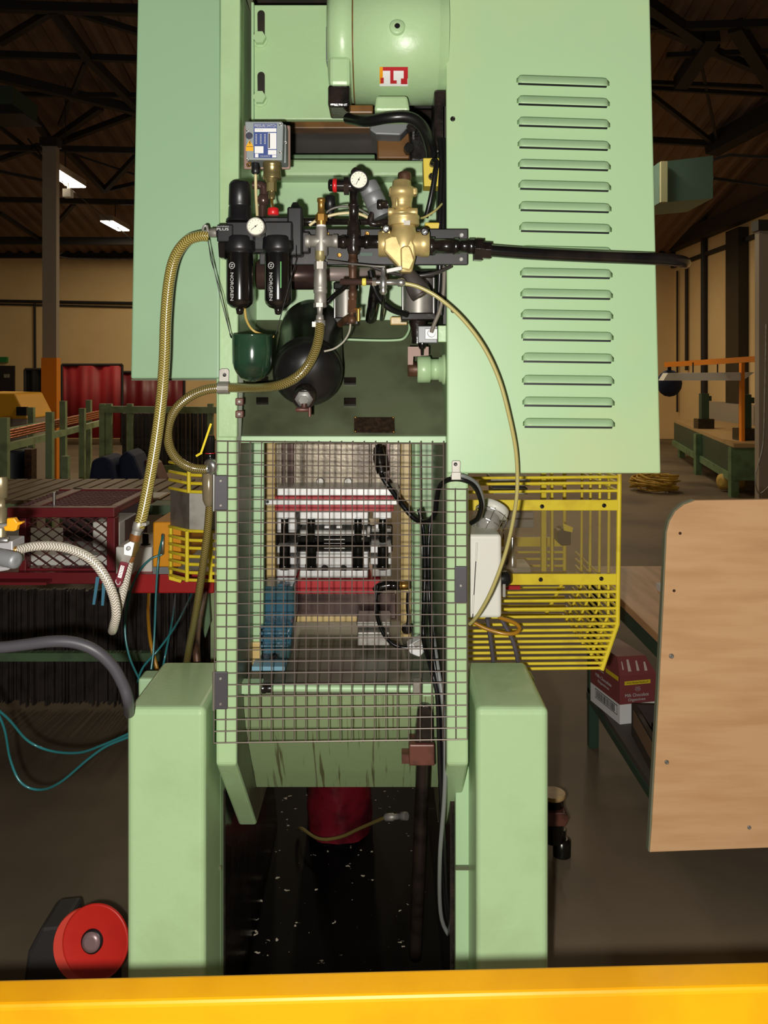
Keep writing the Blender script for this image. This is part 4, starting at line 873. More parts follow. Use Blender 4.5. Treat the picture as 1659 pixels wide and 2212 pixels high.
b = MB(); b.vlathe(857, vd-.03, [(428, 2), (430, 3.5), (446, 3.5), (447, 2)], 12); b.build('rib', BRASS, t)
b = MB(); b.vlathe(874, vd, [(371, 9), (374, 14), (378, 15), (391, 15)], 24); b.build('cap', RUST, t, label='dark brown cap')
for x, y in ((834, 493), (917, 499)):
    b = MB(); b.lathe(P(x, y, vd-.012), (0, -1, -.25), [(0, px(9, vd)), (.014, px(8.5, vd)), (.016, px(5, vd)), (.012, px(4.5, vd))], 16); b.build('cap_screw', BLACKO, t)
    b = MB(); b.lathe(P(x, y+9, vd-.008), (0, -1, -.3), [(-.01, px(10, vd)), (.006, px(10, vd)), (.008, px(8, vd))], 18); b.build('screw_boss', BRASS, t)
b = MB(); b.pbox(872, 476, 886, 486, vd-.035, .003); b.build('small_label', SATIN, t)
text('ROSS', P(871, 524, vd-.0272), .006, mat('cast_shadow_letters', (110, 84, 44), .5), bd_, width=.017, depth=.0006)
# union and black outlet pipe
t = thing('outlet_pipe', 'long black pipe running right from the brass valve past the louvres', 'pipe', P(1200, 560, 1.66))
b = MB(); b.hlathe(532, 1.665, [(925, 17), (928, 20), (938, 20), (939, 16), (978, 16), (979, 18), (990, 18), (991, 15), (1010, 15), (1011, 17), (1024, 17), (1026, 14)], 20); b.build('nipple', BLACKO, t)
b = MB(); b.hexn(P(1024, 540, 1.66), P(1042, 541, 1.66), px(26, 1.66)); b.hexn(P(1042, 541, 1.66), P(1060, 542, 1.66), px(20, 1.66)); b.build('union_nut', BLACKO, t, .001)
b = MB(); b.tube([P(1055, 541, 1.66), P(1150, 548, 1.66), P(1300, 555, 1.66), P(1430, 560, 1.66), P(1462, 563, 1.665), P(1476, 566, 1.69), P(1480, 568, 1.75), P(1480, 568, 1.95)], [.0125]*30, 16, 4)
b.build('bent_tube', BLACKG, t)
# needle valve on a nylon line
t = thing('needle_valve', 'slim chrome inline needle valve in front of the rusty riser', 'valve', P(800, 640, 1.625))
b = MB(); b.hlathe(609, 1.63, [(734, 4), (736, 7), (822, 7)], 16); b.build('body_tube', BROWNST, t)
b = MB(); b.hlathe(609, 1.628, [(782, 7), (783, 8.5), (790, 8.5), (791, 7)], 16); b.build('yellow_band', mat('pale_yellow_band', (226, 214, 90), .4), t)
b = MB(); b.hexn(P(804, 609, 1.628), P(813, 609, 1.628), px(10, 1.628)); b.hlathe(610, 1.628, [(813, 6), (838, 6), (842, 7), (858, 7), (860, 9), (868, 10), (874, 8), (876, 5)], 16); b.vlathe(828, 1.626, [(580, 5), (597, 5), (600, 8), (622, 9), (624, 7), (630, 9), (634, 7), (637, 4)], 16); b.build('chrome_body', STEEL, t)
b = MB(); b.prism([(834, 581), (868, 574), (869, 583), (835, 590)], 1.62, .006); b.build('flag_handle', ZINC, t, .001)
b = MB(); b.tube([P(706, 563, 1.66), P(760, 570, 1.635), P(832, 577, 1.626)], .0022, 8); b.build('lever_rod', STEEL, t)
# pressure switch
t = thing('pressure_switch', 'grey pressure switch box with a blue label, upper left', 'switch', P(570, 350, 1.66))
sd = 1.655
b = MB(); b.prism([(529, 262), (608, 262), (612, 266), (610, 346), (532, 345)], sd, .06); bx = b.build('case', GREYB, t, .002)
b = MB(); b.pbox(526, 270, 627, 365, 1.73, .008); b.build('back_plate', PINKST, t, .003)
b = MB(); b.pbox(606, 268, 618, 352, sd+.03, .04); b.build('side_flange', GREYB, t, .003)
b = MB(); b.pbox(548, 267, 598, 341, sd-.0006, .0006); lb = b.build('blue_label', BLUEL, bx)
b = MB()
for q in ((550, 277, 597, 285), (579, 287, 597, 322), (550, 316, 569, 331), (579, 324, 597, 334), (551, 332, 558, 340), (588, 335, 597, 340)): b.pbox(*q, sd-.0010, .0004)
b.build('label_panels', LABELW, lb)
b = MB(); b.pbox(580, 288, 583, 320, sd-.0013, .0003); b.build('label_scale', INKB, lb)
b = MB()
for x in (553, 563, 572):
    for k in range(7): b.pbox(x-1.2, 290+k*3.2, x+2, 291.6+k*3.2, sd-.0010, .0004)
for k in range(5): b.pbox(551+k*3.6, 279.5, 553.6+k*3.6, 281, sd-.0014, .0003)
b.build('label_small_print', INKW, lb)
text('PRESSURE SWITCH', P(573, 271.6, sd-.0007), .0062, INKW, lb, width=.043, bold=.01)
text('SQUARE D', P(573, 337.5, sd-.0007), .0030, INKW, lb, width=.0195)
b = MB(); b.lathe(P(538.5, 293.5, sd), (0, -1, 0), [(0, px(7.5, sd)), (.0008, px(7.5, sd)), (.0006, px(6, sd))], 24); b.build('plug', mat('blue_grey_plug', (50, 50, 66), .5), bx)
b = MB(); b.prism([(539.5, 302), (547, 316), (547.5, 326), (531, 326), (531.5, 316)], sd-.0006, .0006); wl = b.build('warning_label', mat('warning_yellow', (226, 166, 14), .5), bx)
b = MB(); b.prism([(539.5, 304), (541.5, 304), (539.5, 308), (541.5, 308), (539.2, 314), (539.8, 309.5), (537.8, 309.5)], sd-.0009, .0003); b.pbox(532, 316, 547, 316.8, sd-.0009, .0003); b.build('warning_mark', INKB, wl)
for x, y in ((534.5, 281.5), (606, 269.5), (606, 329), (535, 344)): screw_head(bx, x, y, sd, .0032, STEEL)
screw_head(t, 617, 308, sd+.03, .0035, STEEL)
b = MB(); b.vlathe(588, 1.675, [(350, 18), (352, 20), (360, 20), (361, 19), (376, 19), (384, 20.5), (387, 20)], 28); b.vlathe(586, 1.675, [(387, 15), (393, 12), (396, 10)], 24); b.build('brass_bellows', mat('olive_brass', (150, 136, 92), .3, .75), t)
b = MB(); b.hexn(P(587, 388, 1.675), P(587, 414, 1.675), px(11, 1.675)); b.vlathe(587, 1.675, [(414, 7), (422, 7), (423, 8), (430, 7)], 16); b.build('hex_nipple', mat('olive_brass', (150, 136, 92), .3, .75), t)
b = MB(); b.vlathe(552, 1.68, [(352, 8), (356, 9), (366, 9), (372, 10), (376, 7)], 16); b.build('cable_gland', BLACK, t)
b = MB(); b.tube([P(533, 356, 1.66), P(540, 350, 1.66), P(541, 358, 1.655), P(535, 360, 1.655), P(533, 354, 1.66)], .0012, 6, 3); b.build('earth_ring', BRASSY, t)
b = MB(); b.tube([P(552, 374, 1.685), P(553, 420, 1.70), P(556, 470, 1.73)], .0032, 8, 3); tag(b.build('cream_cable', CREAMT), 'short cream cable hanging from the pressure switch', 'cable')
b = MB(); b.tube([P(587, 428, 1.675), P(588, 440, 1.668), P(592, 452, 1.655)], .0028, 8, 3); tag(b.build('copper_tail', BRASSY), 'thin metal tube from the pressure switch to the red cap', 'tube')
t = thing('pipe_elbow', 'brown iron elbow behind the pressure switch outlet', 'elbow', P(570, 480, 1.72))
b = MB(); b.tube([P(546, 400, 1.71), P(565, 400, 1.71), P(570, 408, 1.71), P(570, 425, 1.71)], .009, 12, 3); b.build('upper_bend', BROWNST, t)
b = MB(); b.ball(P(569, 432, 1.71), px(14, 1.71), 16, (1, 1, 1.1)); b.vlathe(567, 1.71, [(445, 9), (485, 9)], 14); b.build('ball_tee', BROWNST, t)
# reservoir-like brown cylinder and air cylinders behind
t = thing('brown_cylinder', 'brown metal cylinder lying behind the black plate', 'cylinder', P(640, 625, 1.9))
b = MB(); b.hlathe(594, 1.88, [(555, 30), (560, 32), (686, 32), (690, 29)], 32); b.build('barrel', BROWNST, t)
b = MB(); b.hlathe(592, 1.90, [(690, 16), (825, 15), (826, 20), (838, 20), (840, 15)], 24); b.build('rod', mat('pale_steel_tube', (176, 160, 154), .35, .5), t)
def air_cyl(x0, x1, y0, y1, d, lab, rods=True):
    t = thing('air_cylinder', lab, 'air cylinder', P((x0+x1)/2, y1+22, d)); xm = (x0+x1)/2; r = (x1-x0)/2-4
    b = MB(); b.vlathe(xm, d, [(y0, r), (y1, r)], 32); b.build('barrel', SATIN, t)
    b = MB(); b.pbox(x0-3, y1-3, x1+3, y1+14, d-px(r+4, d), px(2*r+8, d)); b.build('end_cap', BLACKG, t, .003)
    b = MB(); b.pbox(x0-2, y0-16, x1+2, y0, d-px(r+4, d), px(2*r+8, d)); b.build('top_cap', BLACKG, t, .003)
    for q in (x0+1, x1-3):
        b = MB(); b.cyl(P(q, y0, d-px(r+1, d)), P(q, y1, d-px(r+1, d)), .0028, n=8); b.build('tie_rod', STEEL, t)
    return t
ac = air_cyl(869, 940, 600, 678, 1.86, 'satin air cylinder with tie rods below the brass valve')
b = MB(); b.vlathe(902, 1.86, [(690, 20), (700, 18), (712, 14), (742, 13)], 20); b.build('nose', BLACKO, ac)
air_cyl(722, 772, 625, 688, 1.97, 'satin air cylinder half hidden behind the rusty riser')
b = MB(); b.pbox(843, 684, 880, 702, 1.95, .03); tag(b.build('brass_block', TAN, None, .003), 'small tan block at the upper edge of the sloping deck', 'block')
# tank
t = thing('air_receiver', 'black air tank lying on the sloping deck, domed end towards the viewer', 'tank', P(668, 890, 1.8))
a = P(664, 812, 1.745); e = P(673, 716, 2.0); R = px(76, 1.745); L = (e-a).length; pr = []
for k in range(10): q = k/9*math.pi/2; pr.append((R*.62*(1-math.cos(q))-R*.62, R*math.sin(q)))
pr += [(.004, R), (.02, R), (.021, R+.0008), (.026, R+.0008), (.027, R), (L-.03, R), (L-.029, R+.0008), (L-.024, R+.0008), (L-.023, R)]
for k in range(8): q = k/7*math.pi/2; pr.append((L+R*.5*math.sin(q), R*math.cos(q)))
a = a+(e-a).normalized()*R*.2
b = MB(); b.lathe(a, e-a, pr, 48); b.build('shell', TANKM, t)
c = P(656, 864, 1.672); ax = Vector((-.02, -1, -.45)).normalized()
b = MB(); b.lathe(c-ax*.03, ax, [(0, px(24, 1.67)), (.028, px(24, 1.67)), (.030, px(22, 1.67)), (.026, px(20, 1.67))], 28); b.build('inspection_plug', BLACKO, t)
b = MB(); b.lathe(c-ax*.004, ax, [(0, px(20, 1.67)), (.0015, px(20, 1.67)), (.003, px(12, 1.67)), (.006, px(11, 1.67))], 6); b.build('plug_face', ZINC, t)
b = MB(); b.vlathe(657, 1.655, [(872, 6), (888, 6), (890, 4)], 12); b.hlathe(885, 1.652, [(639, 4), (642, 5), (668, 5), (670, 3)], 12); b.vlathe(669, 1.65, [(880, 3.5), (900, 3.5)], 10); b.build('drain_cock', RUSTB, t)
# oil cup
t = thing('oil_cup', 'dark green enamelled cup hung by wires under the filters', 'cup', P(545, 825, 1.66))
b = MB(); b.vlathe(545, 1.66, [(724, 41), (723, 44), (726, 45), (728, 43.5), (765, 43), (784, 42.5), (796, 39), (806, 34), (816, 26), (822, 17), (825, 6)], 36); b.build('bowl', DKGREEN, t)
b = MB(); b.tube([P(497, 721, 1.66), P(478, 650, 1.645), P(462, 580, 1.63), P(447, 510, 1.63)], .0009, 6); b.tube([P(497, 721, 1.66), P(480, 640, 1.64), P(455, 560, 1.63), P(449, 512, 1.63)], .0007, 6); b.tube([P(596, 722, 1.65), P(618, 640, 1.635), P(640, 560, 1.64), P(640, 530, 1.66)], .0009, 6)
b.tube([P(497, 721, 1.66), P(499, 728, 1.655), P(503, 731, 1.65)], .0015, 6); b.build('hanging_wire', BLACK, t)
# green cam boss and limit switch at the right of the deck
t = thing('cam_shaft', 'pale green stepped boss with a dark shaft end, right of the deck', 'shaft', P(930, 830, 1.85))
b = MB(); b.hlathe(798, 1.85, [(901, 26), (903, 29), (928, 29), (930, 26), (931, 23), (947, 23), (948, 27), (954, 28), (955, 32), (961, 34), (966, 34)], 32); b.build('boss', GREEN, t)
b = MB(); b.hlathe(798, 1.85, [(881, 16), (883, 18), (902, 18)], 6); b.build('shaft_end', RUST, t)
t = thing('limit_switch', 'grey limit switch block on a bracket above the green boss', 'switch', P(922, 775, 1.82))
b = MB(); b.pbox(903, 704, 945, 741, 1.80, .03); b.build('switch_body', GREYAL, t, .002)
b = MB(); b.pbox(918, 710, 945, 733, 1.795, .006); b.lathe(P(932, 720, 1.795), (0, -1, 0), [(0, .009), (.006, .008)], 16); b.build('cover_plate', ZINC, t, .001)
b = MB(); b.pbox(946, 703, 965, 739, 1.81, .05); b.build('green_spacer', GREEN, t, .002)
b = MB(); b.vlathe(912, 1.81, [(741, 9), (748, 9), (754, 6), (755, 4), (768, 3)], 16); b.build('plunger', BLACKG, t)
b = MB(); b.prism([(881, 749), (926, 749), (926, 768), (893, 770), (892, 788), (881, 788)], 1.83, .004); b.build('bracket', PINKST, t)
t = thing('yellow_switch', 'yellow valve box below the conduit at the right of the recess', 'switch', P(935, 405, 1.79))
b = MB(); b.prism([(914, 341), (948, 341), (951, 352), (951, 402), (916, 402)], 1.785, .05); b.build('body', YELB, t, .002)
b = MB(); b.tube([P(934, 350, 1.775), P(938, 346, 1.765), P(943, 352, 1.76), P(940, 370, 1.755), P(936, 400, 1.755), P(928, 440, 1.76), P(920, 470, 1.77)], .0055, 10, 4); b.build('cable', RUBBER, t)
b = MB(); b.lathe(P(933, 382, 1.785), (0, -1, 0), [(0, .008), (.008, .007)], 14); b.lathe(P(934, 355, 1.785), (0, -1, 0), [(0, .007), (.012, .006)], 14); b.build('gland', BLACKO, t)
b = MB(); b.pbox(918, 480, 952, 498, 1.76, .04); tag(b.build('yellow_valve_body', YELB, None, .003), 'yellow block just above the right end of the black plate', 'block')
# ================================================================== HOSES AND CABLES
def hose(name, pts, r, m, lab, cat='hose', n=14, k=6, ends=None):
    b = MB(); b.tube([P(*q) for q in pts], r, n, k); return tag(b.build(name, m), lab, cat)
b = MB(); b.pbox(498, 468, 655, 545, 1.668, .03); b.build('backing_block', BLACK, ta, .003)
hose('braided_hose', [(448, 510, 1.632), (428, 511, 1.625), (402, 522, 1.615), (378, 556, 1.605), (365, 610, 1.6), (358, 690, 1.595), (355, 780, 1.59), (348, 870, 1.585), (336, 960, 1.58), (322, 1040, 1.57), (309, 1105, 1.56), (300, 1140, 1.555)], .0108, BRAIDY, 'long yellow braided hose hanging from the filter down the left side', k=8)
t = thing('hose_clamp', 'small steel clamp and tail on the yellow hose at the filter', 'clamp', P(446, 520, 1.632))
b = MB(); b.hlathe(509, 1.632, [(438, 11), (439, 12), (447, 12), (448, 11)], 20); b.tube([P(438, 500, 1.63), P(440, 490, 1.62), P(446, 488, 1.62), P(449, 500, 1.63)], .0025, 8, 3); b.build('band', ZINC, t)
b = MB(); b.hlathe(503, 1.636, [(448, 9), (455, 9), (456, 11), (468, 11)], 6); b.build('tail', SATIN, t)
hose('braided_hose', [(691, 694, 1.665), (689, 726, 1.655), (680, 760, 1.645), (661, 795, 1.635), (634, 819, 1.635), (600, 833, 1.65), (560, 838, 1.69), (520, 838, 1.73), (484, 838, 1.742), (445, 842, 1.74), (408, 858, 1.735), (378, 886, 1.735), (363, 925, 1.74), (366, 965, 1.75), (384, 994, 1.76), (412, 1010, 1.77), (446, 1014, 1.775)], .0098, BRAIDO, 'olive braided hose sweeping from the coupler in front of the tank', k=8)
t = thing('hose_clip', 'bright metal hose clip screwed to the left frame edge', 'clip', P(483, 845, 1.735))
b = MB(); b.prism([(473, 800), (478, 796), (491, 796), (495, 800), (494, 828), (473, 828)], 1.752, .003); b.build('tab', SATIN, t, .001)
b = MB(); c = P(483, 838, 1.742); pts = [c+Vector((0, -.0125*math.cos(k*math.pi/10), .0125*math.sin(k*math.pi/10))) for k in range(-10, 11)]
for k in range(len(pts)-1): b.bar(pts[k], pts[k+1], .024, .0016, (pts[k]+pts[k+1])/2-c)
b.build('loop', SATIN, t); screw_head(t, 485, 810, 1.752, .004, BLACKO)
t = thing('oiler_fitting', 'small lubricator fitting with a yellow lever on the left frame edge', 'fitting', P(452, 1095, 1.79))
b = MB(); b.vlathe(454, 1.79, [(940, 8), (945, 10), (978, 10), (980, 12), (990, 12), (992, 10), (1004, 10)], 18); b.build('cap', BLACKG, t)
b = MB(); b.vlathe(454, 1.79, [(978, 11), (983, 12), (984, 11)], 18); b.build('red_band', REDK, t)
b = MB(); b.tube([P(450, 1002, 1.785), P(457, 1000, 1.775), P(462, 1010, 1.775), P(458, 1020, 1.785)], .010, 12, 4); b.hlathe(1012, 1.78, [(440, 9), (446, 10), (450, 9)], 14); b.build('elbow', STEEL, t)
b = MB(); b.vlathe(451, 1.79, [(1022, 13), (1024, 14.5), (1060, 14), (1080, 13), (1090, 9), (1096, 5)], 20); b.build('bowl', mat('amber_bowl', (128, 116, 92), .2, .2), t)
b = MB(); b.bar(P(456, 915, 1.76), P(434, 980, 1.77), .0042, .003, (0, 1, 0)); b.bar(P(436, 978, 1.77), P(424, 985, 1.775), .0045, .003, (0, 1, 0)); b.build('lever', YEL, t)
hose('braided_hose', [(453, 1092, 1.79), (448, 1150, 1.80), (440, 1210, 1.82), (430, 1280, 1.86), (420, 1340, 1.92), (410, 1390, 2.0), (402, 1440, 2.08)], .0085, BRAIDO, 'thin olive braided hose running down from the small fitting to behind the left leg')
hose('nylon_tube', [(872, 612, 1.63), (905, 620, 1.63), (950, 645, 1.63), (1000, 690, 1.635), (1045, 750, 1.64), (1078, 820, 1.645), (1100, 900, 1.65), (1115, 980, 1.66), (1117, 1060, 1.68), (1107, 1130, 1.70), (1090, 1200, 1.72), (1062, 1275, 1.74), (1035, 1325, 1.77), (1015, 1348, 1.80)], .0040, OLIVET, 'thin olive nylon tube arcing over the louvred cover and white box', 'tube', 10, 8)
hose('nylon_tube', [(668, 487, 1.70), (690, 473, 1.70), (730, 462, 1.70), (770, 461, 1.70), (800, 473, 1.70), (828, 490, 1.70)], .0032, CREAMT, 'cream tube arching behind the relief valve to the brass valve', 'tube', 8)
hose('nylon_tube', [(695, 470, 1.71), (715, 452, 1.71), (745, 446, 1.71), (775, 452, 1.71), (800, 466, 1.71)], .0026, mat('dark_grey_tube', (92, 88, 78), .35), 'grey tube arching above the cream one', 'tube', 8)
hose('nylon_tube', [(528, 660, 1.67), (532, 690, 1.68), (545, 712, 1.69), (565, 722, 1.69), (592, 727, 1.69)], .0026, mat('yellowish_tube', (190, 162, 84), .3), 'yellowish tube from the filter drain behind the green cup', 'tube', 8)
hose('nylon_tube', [(757, 700, 1.672), (754, 718, 1.67), (742, 738, 1.66), (722, 753, 1.655), (700, 759, 1.65)], .0020, mat('clear_tube', (170, 166, 150), .2), 'thin clear tube looping from the elbow across the tank', 'tube', 8)
hose('metal_line', [(745, 733, 1.94), (800, 735, 1.94), (850, 735, 1.94), (872, 731, 1.94), (883, 715, 1.95), (884, 700, 1.96)], .0030, GREENC, 'thin green painted oil line along the sloping deck', 'tube', 8)
hose('air_hose', [(690, 668, 1.76), (715, 645, 1.76), (742, 622, 1.77), (760, 606, 1.78)], .0055, BLACKG, 'short black hose slanting beside the coupler', 'hose', 10)
hose('air_hose', [(800, 585, 1.76), (806, 615, 1.76), (820, 645, 1.77), (845, 668, 1.78), (880, 680, 1.80)], .0065, RUBBER, 'black hose curving to the satin air cylinder', 'hose', 10)
hose('air_hose', [(812, 610, 1.84), (806, 650, 1.86), (800, 690, 1.93)], .012, BLACKG, 'thick black hose dropping behind the needle valve', 'hose', 10)
hose('air_hose', [(828, 632, 1.7), (828, 655, 1.75), (824, 690, 1.93)], .0045, BLACKG, 'thin black hose under the needle valve', 'hose', 10)
hose('air_hose', [(800, 575, 1.705), (840, 588, 1.70), (890, 596, 1.69), (940, 590, 1.69), (975, 575, 1.70)], .004, mat('grey_black_hose', (56, 52, 50), .3), 'dark hose sagging under the brass valve', 'hose', 8)
for i, (x, r, lab) in enumerate(((956, .0055, 'black cable down the right recess edge, outermost'), (948, .006, 'black cable down the right recess edge, inner of the two'))):
    hose('machine_cable', [(x+2, 300, 1.80), (x+6, 350, 1.785), (x+3, 420, 1.775), (x+1, 500, 1.765), (x+2, 580, 1.77), (x-3, 680, 1.79)], r, RUBBER, lab, 'cable', 10)
hose('machine_cable', [(932, 718, 1.79), (938, 700, 1.785), (950, 670, 1.78), (958, 630, 1.775), (960, 575, 1.76)], .0045, mat('dusty_grey_cable', (120, 112, 100), .5), 'dusty grey cable curving up from the limit switch', 'cable', 10)
hose('machine_cable', [(898, 470, 1.72), (915, 470, 1.74), (940, 455, 1.75), (955, 440, 1.77)], .0025, OLIVET, 'thin tube behind the brass valve on the right', 'tube', 8)
# cables in the throat
def cable(pts, r, lab, m=RUBBER): return hose('machine_cable', pts, r, m, lab, 'cable', 10)
cable([(815, 962, 2.0), (820, 1000, 1.98), (826, 1030, 1.96), (848, 1062, 1.95), (872, 1095, 1.93), (895, 1120, 1.92), (918, 1128, 1.90), (938, 1112, 1.87), (943, 1080, 1.83), (950, 1050, 1.79), (970, 1036, 1.755), (1000, 1036, 1.745), (1025, 1050, 1.76), (1040, 1085, 1.79), (1033, 1118, 1.82), (1018, 1130, 1.84)], .0058, 'black cable swooping from the ram up over the right frame edge')
cable([(975, 1030, 1.752), (1000, 1028, 1.742), (1030, 1046, 1.76), (1043, 1085, 1.79), (1036, 1120, 1.83)], .0045, 'grey cable alongside the black one at the right clip', CABLEG)
t = thing('cable_plug', 'black oily plug on the cable in front of the ram', 'plug', P(820, 1020, 1.95))
b = MB(); b.tube([P(817, 966, 1.97), P(819, 990, 1.965), P(825, 1022, 1.955)], [.011, .015, .012], 14); b.build('body', BLACKO, t)
cable([(905, 1100, 1.95), (915, 1150, 1.94), (918, 1230, 1.94), (916, 1300, 1.93), (915, 1380, 1.92), (930, 1440, 1.85), (944, 1500, 1.832), (948, 1580, 1.828), (950, 1660, 1.83), (955, 1760, 1.86), (962, 1880, 1.93), (972, 1975, 1.98), (1008, 2050, 2.02)], .0050, 'black cable down the right of the throat to the floor, nearest the mesh')
cable([(930, 1120, 1.96), (925, 1200, 1.95), (928, 1300, 1.94), (934, 1400, 1.87), (946, 1480, 1.84), (954, 1560, 1.838), (956, 1660, 1.84), (951, 1780, 1.87), (958, 1900, 1.96), (968, 1985, 2.0), (1004, 2046, 2.05)], .0042, 'black cable bundled behind the nearer black one')
cable([(912, 1180, 1.97), (922, 1240, 1.96), (930, 1330, 1.95), (944, 1430, 1.86), (957, 1520, 1.825), (962, 1600, 1.82), (960, 1720, 1.84), (950, 1860, 1.90), (954, 1985, 2.0), (985, 2040, 2.04)], .0050, 'pale grey cable hanging down beside the black ones', CABLEG)
cable([(815, 1265, 2.05), (812, 1310, 2.03), (824, 1360, 2.0), (850, 1392, 1.98), (885, 1400, 1.975)], .0048, 'black cable from the throat fitting to the small white box')
cable([(918, 1398, 1.96), (930, 1420, 1.91), (938, 1450, 1.87), (947, 1490, 1.84)], .0036, 'short black cable leaving the small white box downwards')
b = MB(); b.tube([P(881, 1280, 2.12), P(880, 1310, 2.12), P(882, 1335, 2.12), P(879, 1356, 2.12)], .004, 8, 3); b.lathe(P(879, 1350, 2.11), (0, 0, -1), [(0, .012), (.012, .014), (.02, .010)], 14); tag(b.build('small_chain', BLACKO), 'short dark chain and knob beside the right tan strip', 'chain')
t = thing('cable_clip', 'bright metal cable clip screwed above the right frame edge', 'clip', P(985, 1040, 1.735))
b = MB(); b.prism([(976, 998), (978, 995), (993, 995), (995, 998), (994, 1022), (976, 1022)], 1.738, .003); b.build('tab', SATIN, t, .001)
b = MB(); b.pbox(975, 1020, 996, 1037, 1.732, .003); b.build('strap', SATIN, t, .001); screw_head(t, 984, 1003, 1.738, .004, BLACKO)
for y, lab in ((868, 'upper of two small brown clips beside the cup'), (895, 'lower of two small brown clips beside the cup')):
    tt = thing('pipe_clip', lab, 'clip', P(516, y+9, 1.77)); b = MB(); b.pbox(508, y-8, 525, y+8, 1.762, .018); b.build('block', RUSTB, tt, .002); screw_head(tt, 517, y, 1.762, .004, SATIN)
# ================================================================== UNDER THE PRESS
TRAYM = mat('oil_black_tray', (4, 4, 4), .5, spec=.03, rgb2=(190, 180, 160), scale=40., amt=1., lo=.70, hi=.72, detail=2.5)
b = MB(); b.box(-.435, 1.9, 0, .195, 3.6, .012); tag(b.build('drip_tray', TRAYM), 'black oil-soaked tray with bright metal specks under the press', 'tray')
t = thing('wrapped_drum', 'dark red plastic-wrapped drum standing in the oily tray', 'drum', (X(730, 2.8), 2.9, .012))
b = MB(); R = .112; vs = []; nn_ = 40; hs = 14
for k in range(hs+1):
    z = .012+.42*k/hs
    for j in range(nn_):
        a = 2*math.pi*j/nn_; r = R*(1+.03*math.sin(a*5+k*.9)+.02*math.sin(a*11-k*1.7)); vs.append((X(730, 2.8)+r*math.cos(a), 2.9+r*math.sin(a), z))
b.add(vs, [(k*nn_+j, k*nn_+(j+1) % nn_, (k+1)*nn_+(j+1) % nn_, (k+1)*nn_+j) for k in range(hs) for j in range(nn_)], True); b.add(vs[-nn_:], [tuple(range(nn_))]); b.build('drum_body', REDDR, t)
b = MB(); b.tube([(X(640, 2.8), 2.85, .03), P(652, 1790, 2.78), P(690, 1812, 2.7), P(735, 1808, 2.66), P(780, 1788, 2.6), P(832, 1766, 2.5)], .0055, 10, 5); tag(b.build('drain_hose', BRAIDO), 'thin olive hose lying round the red drum', 'hose')
b = MB(); c = P(832, 1766, 2.5); e = P(890, 1762, 2.45); b.lathe(c, e-c, [(0, .008), (.004, .011), (.03, .011), (.032, .008), (.06, .008), (.062, .012), (.08, .012)], 14); tag(b.build('hose_coupling', SATIN), 'small metal hose coupling just left of the long screw', 'coupling')
# ================================================================== FOREGROUND
t = thing('guard_rail', 'yellow square-tube rail across the foreground', 'rail', (0, 1.03, .80))
b = MB()
a0 = Vector((-.75, 1.0, Z(2185, 1.0))); a1 = Vector((.75, 1.0, Z(2121, 1.0)))
b.hexa8([(-.75, 1.0, a0.z-.06), (.75, 1.0, a1.z-.06), (.75, 1.046, a1.z-.06), (-.75, 1.046, a0.z-.06), (-.75, 1.0, a0.z), (.75, 1.0, a1.z), (.75, 1.046, a1.z), (-.75, 1.046, a0.z)])
b.build('tube', YELR, t, .006, seg=3)
for x in (-.70, .70):
    b = MB(); b.box(x-.025, 1.003, 0, x+.025, 1.043, .78); b.build('post', YELR, t)
# reel at lower left
t = thing('cable_reel', 'red round reel disc with a grey hub beside the left leg', 'reel', P(203, 2110, 1.98))
rd = 1.95; c = P(206, 2035, rd); ax = Vector((-.12, -1, .22)).normalized()
b = MB(); b.lathe(c, ax, [(-.006, px(74, rd)), (0, px(75, rd)), (.003, px(73, rd)), (.002, px(70, rd)), (.001, px(26, rd))], 48); b.build('front_disc', REDD, t)
b = MB(); b.lathe(c+Vector((-.0065, 0, .003)), ax, [(0, px(24, rd)), (.006, px(24, rd)), (.008, px(21, rd))], 28); b.build('hub_rim', BLACK, t)
b = MB(); b.lathe(c+Vector((-.0065, 0, .003)), ax, [(.006, px(21, rd)), (.012, px(19, rd)), (.014, px(12, rd))], 28); b.build('hub', mat('mauve_grey_hub', (136, 110, 112), .35, .3), t)
b = MB(); b.lathe(c+Vector((-.045, .06, -.05)), ax, [(-.006, px(76, rd)), (0, px(76, rd)), (.003, px(74, rd))], 40); b.build('rear_disc', SALMON, t)
b = MB(); b.lathe(c+Vector((-.02, .03, -.03)), ax, [(-.03, px(40, rd)), (.028, px(40, rd))], 24); b.build('drum', BLACK, t)
b = MB(); b.box(c.x-.03, rd+.02, 0, c.x+.03, rd+.1, c.z-.05); b.build('stand', BLACK, t)
b = MB(); e = P(90, 2060, 2.15); b.prism([(48, 2130), (58, 2060), (88, 2003), (140, 1998), (150, 2050), (150, 2130)], 2.12, .12); b.box(P(48, 0, 2.12).x+.005, 2.125, 0, P(150, 0, 2.12).x-.005, 2.235, Z(2128, 2.12)); o = b.build('floor_box', mat('dark_floor_box', (44, 42, 42), .5), None, .01)
tag(o, 'dark box standing on the floor behind the red reel', 'box')
